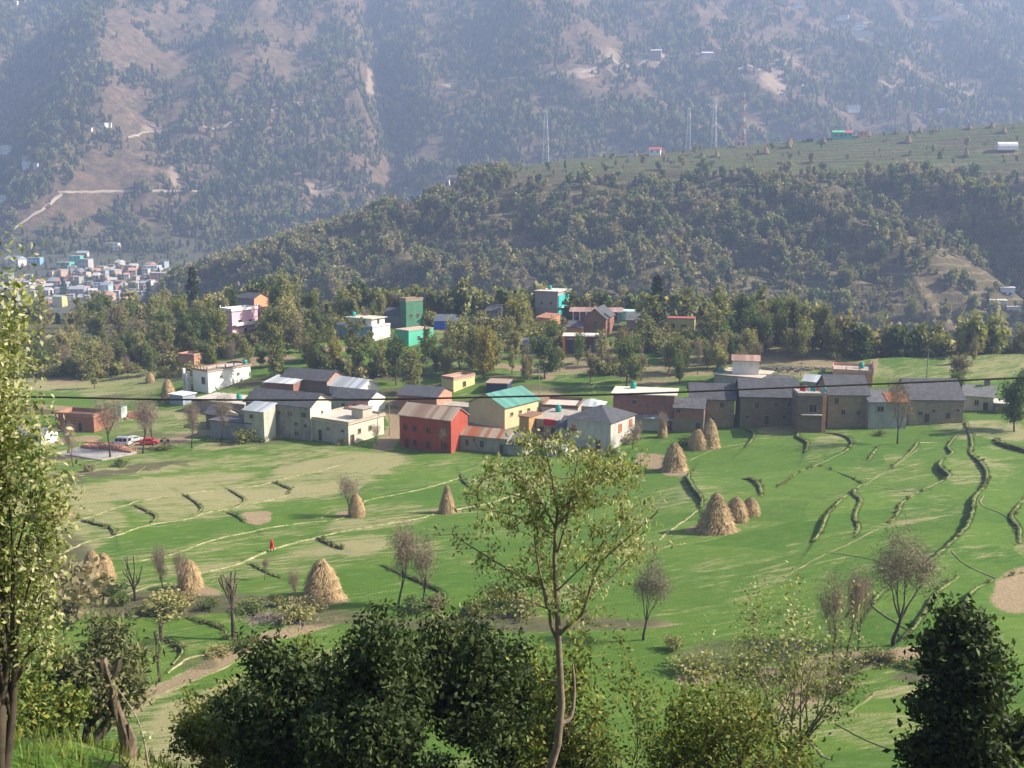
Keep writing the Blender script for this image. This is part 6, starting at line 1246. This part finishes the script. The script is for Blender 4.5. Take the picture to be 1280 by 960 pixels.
def vehicle(px, row, L, Wd, Hh, col, lab, phi, van=False):
    p = P(px, row); e = empty('parked_van' if van else 'parked_car', p, math.radians(phi)); tag(e, lab, 'van' if van else 'car'); m = m_plain(col, .3, .04); gl = m_glass()
    prof = [(-L / 2, .35), (-L / 2, .95), (-L / 2 + .08, Hh - .1), (-L / 2 + .3, Hh), (L * .18, Hh), (L * .34, .98), (L / 2 - .05, .82), (L / 2, .35)] if van else [(-L / 2, .35), (-L / 2 + .02, .9), (-L / 2 + .35, .98), (-L * .27, Hh - .04), (-L * .1, Hh), (L * .08, Hh - .02), (L * .24, .95), (L / 2 - .12, .8), (L / 2, .35)]
    mb = MB(); n = len(prof); taper = lambda z: Wd / 2 * (1 - .12 * max(0, (z - .95)) / max(.1, Hh - .95))
    mb.add([(x, -taper(z), z) for x, z in prof] + [(x, taper(z), z) for x, z in prof], [tuple(range(n)), tuple(range(2 * n - 1, n - 1, -1))] + [(i, i + n, (i + 1) % n + n, (i + 1) % n) for i in range(n)])
    o = mb.build('body', m, e); bv = o.modifiers.new('soft', 'BEVEL'); bv.width = .06; bv.segments = 2
    for s in (-1, 1):
        xs = [(-L * .42, -L * .22), (-L * .19, -.02), (.04, L * .2)] if van else [(-L * .22, -.03), (.03, L * .13)]
        for a, b in xs:
            y0 = s * (taper(1.0) + .012); y1 = s * (taper(Hh - .2) + .012); w = MB(); w.add([(a, y0, 1.02), (b, y0, 1.02), (b - (.12 if b > .1 else 0), y1, Hh - .18), (a, y1, Hh - .18)], [(0, 1, 2, 3) if s < 0 else (3, 2, 1, 0)]); w.build('window', gl, e)
    w = MB(); xa, xb = (L * .20, L * .33) if van else (L * .10, L * .23); w.add([(xb + .03, -Wd * .42, 1.02), (xb + .03, Wd * .42, 1.02), (xa + .03, Wd * .36, Hh - .12), (xa + .03, -Wd * .36, Hh - .12)], [(0, 1, 2, 3)]); w.build('windscreen', gl, e)
    w = MB(); w.add([(-L / 2 - .01 if van else -L * .36, -Wd * .38, 1.03), (-L / 2 - .01 if van else -L * .36, Wd * .38, 1.03), (-L / 2 + .05 if van else -L * .285, Wd * .34, Hh - .16), (-L / 2 + .05 if van else -L * .285, -Wd * .34, Hh - .16)], [(3, 2, 1, 0)]); w.build('rear_window', gl, e)
    for x in (-L * .31, L * .31):
        for s in (-1, 1):
            q = MB(); q.tube([(x, s * (Wd / 2 - .18), .31), (x, s * (Wd / 2 + .02), .31)], .31, 14); t = q.build('wheel', m_plain((.02, .02, .02), .8), e); MB().tube([(x, s * (Wd / 2 + .005), .31), (x, s * (Wd / 2 + .035), .31)], .18, 10).build('rim', m_plain((.5, .5, .5), .4), t)
    for s in (-1, 1): MB().box(L / 2 - .04, L / 2 + .02, s * Wd * .36 - .14, s * Wd * .36 + .14, .6, .76).build('headlight', m_plain((.8, .8, .78), .2), e); MB().box(-L / 2 - .02, -L / 2 + .03, s * Wd * .4 - .08, s * Wd * .4 + .08, .62, .9).build('tail_light', m_plain((.35, .02, .02), .3), e)
    MB().box(L / 2 - .02, L / 2 + .06, -Wd * .46, Wd * .46, .32, .5).build('bumper', m_plain((.1, .1, .1), .6), e)
def person():
    p = P(340, 690); e = empty('person', p, math.radians(155)); tag(e, 'person in a loose red outfit walking along the pale field path', 'person')
    bm = [(0, 0, .92), (0, 0, 1.12), (0, .02, 1.36), (0, .02, 1.47), (0, .03, 1.60), (0, .03, 1.68), (.17, .02, 1.38), (.22, .06, 1.12), (.20, -.08, .90), (-.17, .02, 1.38), (-.22, -.05, 1.12), (-.21, -.14, .91), (.09, 0, .88), (.10, -.12, .50), (.10, -.05, .08), (.10, -.18, .03), (-.09, 0, .88), (-.09, .14, .50), (-.09, .30, .12), (-.09, .20, .03)]
    ed = [(0, 1), (1, 2), (2, 3), (3, 4), (4, 5), (2, 6), (6, 7), (7, 8), (2, 9), (9, 10), (10, 11), (0, 12), (12, 13), (13, 14), (14, 15), (0, 16), (16, 17), (17, 18), (18, 19)]
    rad = [.14, .12, .13, .055, .095, .06, .06, .042, .035, .06, .042, .035, .095, .065, .045, .035, .095, .065, .045, .035]
    me = bpy.data.meshes.new('body'); me.from_pydata([(x, -y, z) for x, y, z in bm], ed, []); o = link('body', me, e); me.materials.append(m_plain((.28, .16, .10), .7, .05))
    sk = o.modifiers.new('skin', 'SKIN'); sv = me.skin_vertices[0].data
    for v, r in zip(sv, rad): v.radius = (r, r)
    sv[0].use_root = True; o.modifiers.new('sub', 'SUBSURF').levels = 1; o.modifiers['sub'].render_levels = 2
    RD = m_plain((.62, .03, .06), .9, .2, 6.)
    q = MB(); prof = [(.30, .60), (.28, .72), (.24, .92), (.19, 1.05), (.22, 1.3), (.19, 1.44), (.09, 1.50)]; n = 18; vs = []
    for i, (r_, z) in enumerate(prof):
        for j in range(n): t = 6.2832 * j / n; k = r_ * (1 + .07 * math.sin(5 * t + i * .4) * (i < 4)); vs.append((k * math.cos(t) * 1.05, k * math.sin(t) * .85, z))
    q.add(vs, [(i * n + j, i * n + (j + 1) % n, (i + 1) * n + (j + 1) % n, (i + 1) * n + j) for i in range(len(prof) - 1) for j in range(n)]); q.build('tunic', RD, e, True)
    for s, ps in ((1, [(.17, -.02, 1.40), (.225, -.06, 1.12), (.205, .06, .95)]), (-1, [(-.17, -.02, 1.40), (-.225, .05, 1.12), (-.21, .12, .96)])): MB().tube(ps, [.085, .07, .06], 8).build('sleeve', RD, e, True)
    for ps in ([(.09, 0, .9), (.10, .12, .50), (.10, .05, .12)], [(-.09, 0, .9), (-.09, -.14, .50), (-.09, -.29, .16)]): MB().tube(ps, [.13, .11, .08], 9).build('trouser_leg', m_plain((.50, .03, .05), .9), e, True)
    q = MB(); q.lathe([(.02, 1.74), (.08, 1.735), (.112, 1.68), (.118, 1.60), (.12, 1.5), (.2, 1.42), (.24, 1.3)][::-1], 12, (0, -.045, 0)); q.build('headscarf', RD, e, True)
    for s in (-1, 1): MB().lathe([(.001, -.012), (.013, 0), (.001, .012)], 6, (s * .035, .062, 1.62)).build('eye', m_plain((.03, .02, .02), .4), e)
def yard():
    # slab of new bricks with kerb and stacks
    k0 = [P(68, 567), P(128, 576), P(172, 567), P(112, 557)]; z = max(p.z for p in k0) - .05; q = MB(); q.slab([Vector((p.x, p.y, z + .12)) for p in k0], 1.2); tag(q.build('foundation_slab', m_plain((.36, .34, .32), .95, .3, .8)), 'pale foundation slab of a house being started beside the parked van', 'foundation')
    r = random.Random(12)
    for i, (px, row, w, d, h, lab) in enumerate([(112, 563, 4.5, 2.0, .7, 'left stack of orange bricks on the pale slab'), (136, 565, 5.5, 2.2, .9, 'long middle stack of orange bricks on the pale slab'), (156, 568, 3.5, 2.0, .6, 'right low stack of orange bricks on the pale slab'), (122, 558, 6, 1.6, .45, 'low back row of orange bricks near the white van')]):
        p = P(px, row); p.z = z + .12; q = MB(); nx = int(w / .42); ny = int(d / .3); nz = int(h / .22)
        for a in range(nx):
            for b in range(ny):
                for c in range(nz - (r.random() < .3)):
                    if 0 < a < nx - 1 and 0 < b < ny - 1 and c < nz - 2: continue
                    x, y, zz = a * .42 - w / 2 + r.uniform(-.03, .03), b * .3 + r.uniform(-.02, .02), c * .22; q.box(x, x + .39, y, y + .27, zz, zz + .2)
        o = q.build('brick_stack', m_plain((.46, .24, .17), .9, .35, 3.)); o.location = p; o.rotation_euler.z = math.radians(-20); tag(o, lab, 'bricks', 'brick stacks in the yard')
    q = MB()
    for _ in range(420): a = r.gauss(0, 2.4); b = r.gauss(0, 1.5); q.box(a, a + .36, b, b + .26, (zz := max(0, .95 - .12 * a * a - .25 * b * b) * r.random()), zz + .18)
    o = q.build('brick_heap', m_plain((.48, .25, .17), .9, .35, 3.)); o.location = P(161, 520); tag(o, 'loose heap of broken orange bricks in the meadow behind the van', 'bricks', kind='stuff')
    vehicle(151, 557, 4.1, 1.6, 1.85, (.80, .81, .83), 'small white van parked by the pale brick slab', 172, True); vehicle(187, 556, 3.7, 1.55, 1.5, (.55, .03, .03), 'small red car parked right of the white van', 10); vehicle(168, 553, 3.6, 1.5, 1.45, (.42, .44, .46), 'silver grey car half hidden between the white van and the red car', 60)
    p = P(206, 553); e = empty('motorcycle', p, .3); tag(e, 'dark motorcycle parked right of the red car', 'motorcycle'); BK = m_plain((.03, .03, .035), .5)
    for x in (-.62, .62): MB().tube([(x, -.05, .31), (x, .05, .31)], .31, 14).build('wheel', BK, e)
    MB().tube([(-.62, 0, .31), (-.25, 0, .75), (.3, 0, .85), (.62, 0, .31)], .05, 6).build('frame', m_plain((.2, .2, .22), .4, metal=.8), e); MB().box(-.1, .3, -.13, .13, .76, .98).build('tank', m_plain((.3, .02, .02), .3), e); MB().box(-.65, -.08, -.12, .12, .76, .86).build('seat', BK, e); MB().tube([(.38, -.32, 1.02), (.34, 0, .98), (.38, .32, 1.02)], .02, 5).build('handlebar', BK, e); MB().box(-.15, .2, -.14, .14, .3, .62).build('engine', m_plain((.3, .3, .3), .4), e)
    q = MB(); r = random.Random(8)
    for _ in range(260): a = r.gauss(0, 2.2); b = r.gauss(0, .9); t = Vector((r.gauss(0, 1), r.gauss(0, 1), r.gauss(0, .25))).normalized() * r.uniform(.4, 1.1); c = Vector((a, b, .1 + r.random() * max(.05, .7 - .1 * a * a))); q.tube([c, c + t], .03, 3)
    o = q.build('brushwood_pile', m_plain((.27, .22, .2), .95, .4, 5.)); o.location = P(342, 778); tag(o, 'grey pile of cut twigs below the tallest wide stack', 'brushwood', kind='stuff')
    p = P(586, 770); q = MB(); q.lathe([(.9, -.1), (.85, .5), (.6, .95), (.25, 1.15), (.02, 1.2)], 12); o = q.build('dung_heap', EARTH, None, True); o.location = p; o.scale = (1.2, .9, .9); tag(o, 'dark domed earth heap on the brown bank above the evergreen trees', 'heap')
    q = MB()
    for _ in range(140): a = r.gauss(0, 7); b = r.gauss(0, 1.6); s = r.uniform(.25, .7); q.box(a, a + s, b, b + s * .8, -.2, s * .6 + r.random() * .3)
    o = q.build('rubble_heap', m_stone((.34, .31, .27))); o.location = P(1000, 462); tag(o, 'long heap of pale rubble stones behind the slate roofs', 'stones', kind='stuff')
def cable():
    pts = [(-60, 494.5), (0, 495.5), (90, 497), (180, 499), (330, 500), (480, 499), (640, 495.8), (800, 492), (960, 485.5), (1120, 479), (1280, 472), (1350, 469)]
    L = smooth_line([at_depth(a, b, 13.) for a, b in pts], 4); L = [L[0] + Vector((-14, 0, .9))] + L + [L[-1] + Vector((14, 0, 1.4))]
    q = MB(); q.tube(L, .0125, 6); tag(q.build('power_cable', m_plain((.035, .035, .04), .6)), 'single black power cable sagging across the whole view', 'cable')
# ------------------------------------------------------------------ build everything
village(); far_houses(); stacks(); yard(); person(); cable()
mast(682, 200, 64, 'tallest white lattice mast, alone at the left on the ridge'); mast(860, 184, 52, 'slim pale lattice mast, first of the three together', wide=2.); mast(892, 184, 60, 'grey lattice mast in the middle of the three together', wide=2.2); mast(927, 179, 66, 'red and white lattice mast right of the three together', True)
pole(674, 503, 46, 'thin utility pole beside the green roofed house'); pole(1158, 476, 40, 'utility pole standing alone in the light sloping field'); pole(1001, 0 + 470, 18, 'short pole among the trees behind the slate roofs'); pole(29, 545, 40, 'thin pole behind the leaves at the left edge'); pole(487, 545, 42, 'thin pole between the cream flat roofed house and the red house')
wood(); far_woods(); foreground()

# ------------------------------------------------------------------ air, light, camera
HZ = MB().box(-1800, 1800, -60, 2480, -135, 640); hz = HZ.build('haze', None) if False else None
me = bpy.data.meshes.new('haze'); me.from_pydata(HZ.v, [], HZ.f); hz = link('haze', me); tag(hz, 'thin bluish morning haze filling the valley', 'haze', None, 'stuff')
m = bpy.data.materials.new('valley_haze'); m.use_nodes = True; nt = m.node_tree; nt.nodes.clear(); out = nt.nodes.new('ShaderNodeOutputMaterial'); pv = nt.nodes.new('ShaderNodeVolumePrincipled')
pv.inputs['Color'].default_value = (.46, .62, 1., 1); pv.inputs['Density'].default_value = HAZE_D; pv.inputs['Anisotropy'].default_value = .1; nt.links.new(pv.outputs[0], out.inputs['Volume']); me.materials.append(m)

AZ, EL = math.radians(1), math.radians(36)
S = Vector((math.cos(EL) * math.cos(AZ), math.cos(EL) * math.sin(AZ), math.sin(EL)))
ld = bpy.data.lights.new('sun', 'SUN'); ld.energy = SUN_E; ld.angle = math.radians(.53); ld.color = (1., .90, .76); lo = bpy.data.objects.new('sun', ld); COL.objects.link(lo); lo.rotation_euler = (-S).to_track_quat('-Z', 'Y').to_euler()
w = bpy.data.worlds.new('World'); SC.world = w; w.use_nodes = True; nt = w.node_tree; sk = nt.nodes.new('ShaderNodeTexSky'); sk.sky_type = 'NISHITA'; sk.sun_disc = False; sk.sun_elevation = EL; sk.sun_rotation = math.pi / 2 - AZ
sk.air_density = 1.0; sk.dust_density = 3.5
bg = nt.nodes['Background']; nt.links.new(sk.outputs[0], bg.inputs[0]); bg.inputs[1].default_value = SKY_E
cd = bpy.data.cameras.new('camera'); cam = bpy.data.objects.new('camera', cd); COL.objects.link(cam); SC.camera = cam
cd.sensor_width = 36; cd.lens = F / 1280 * 36; cd.clip_start = .1; cd.clip_end = 9000; cam.rotation_euler = (math.pi / 2 - PITCH, 0, 0)
SC.render.engine = 'CYCLES'; SC.render.resolution_x = 1024; SC.render.resolution_y = 768
c = SC.cycles; c.max_bounces = 6; c.diffuse_bounces = 3; c.glossy_bounces = 2; c.transmission_bounces = 3; c.transparent_max_bounces = 4; c.volume_bounces = 0; c.use_denoising = True; c.use_adaptive_sampling = True; c.adaptive_threshold = .02
SC.render.filter_size = 1.7
c.caustics_reflective = False; c.caustics_refractive = False
SC.view_settings.view_transform = 'Standard'; SC.view_settings.look = 'None'; SC.view_settings.gamma = 1; SC.view_settings.exposure = EXPO; SC.view_settings.use_curve_mapping = False
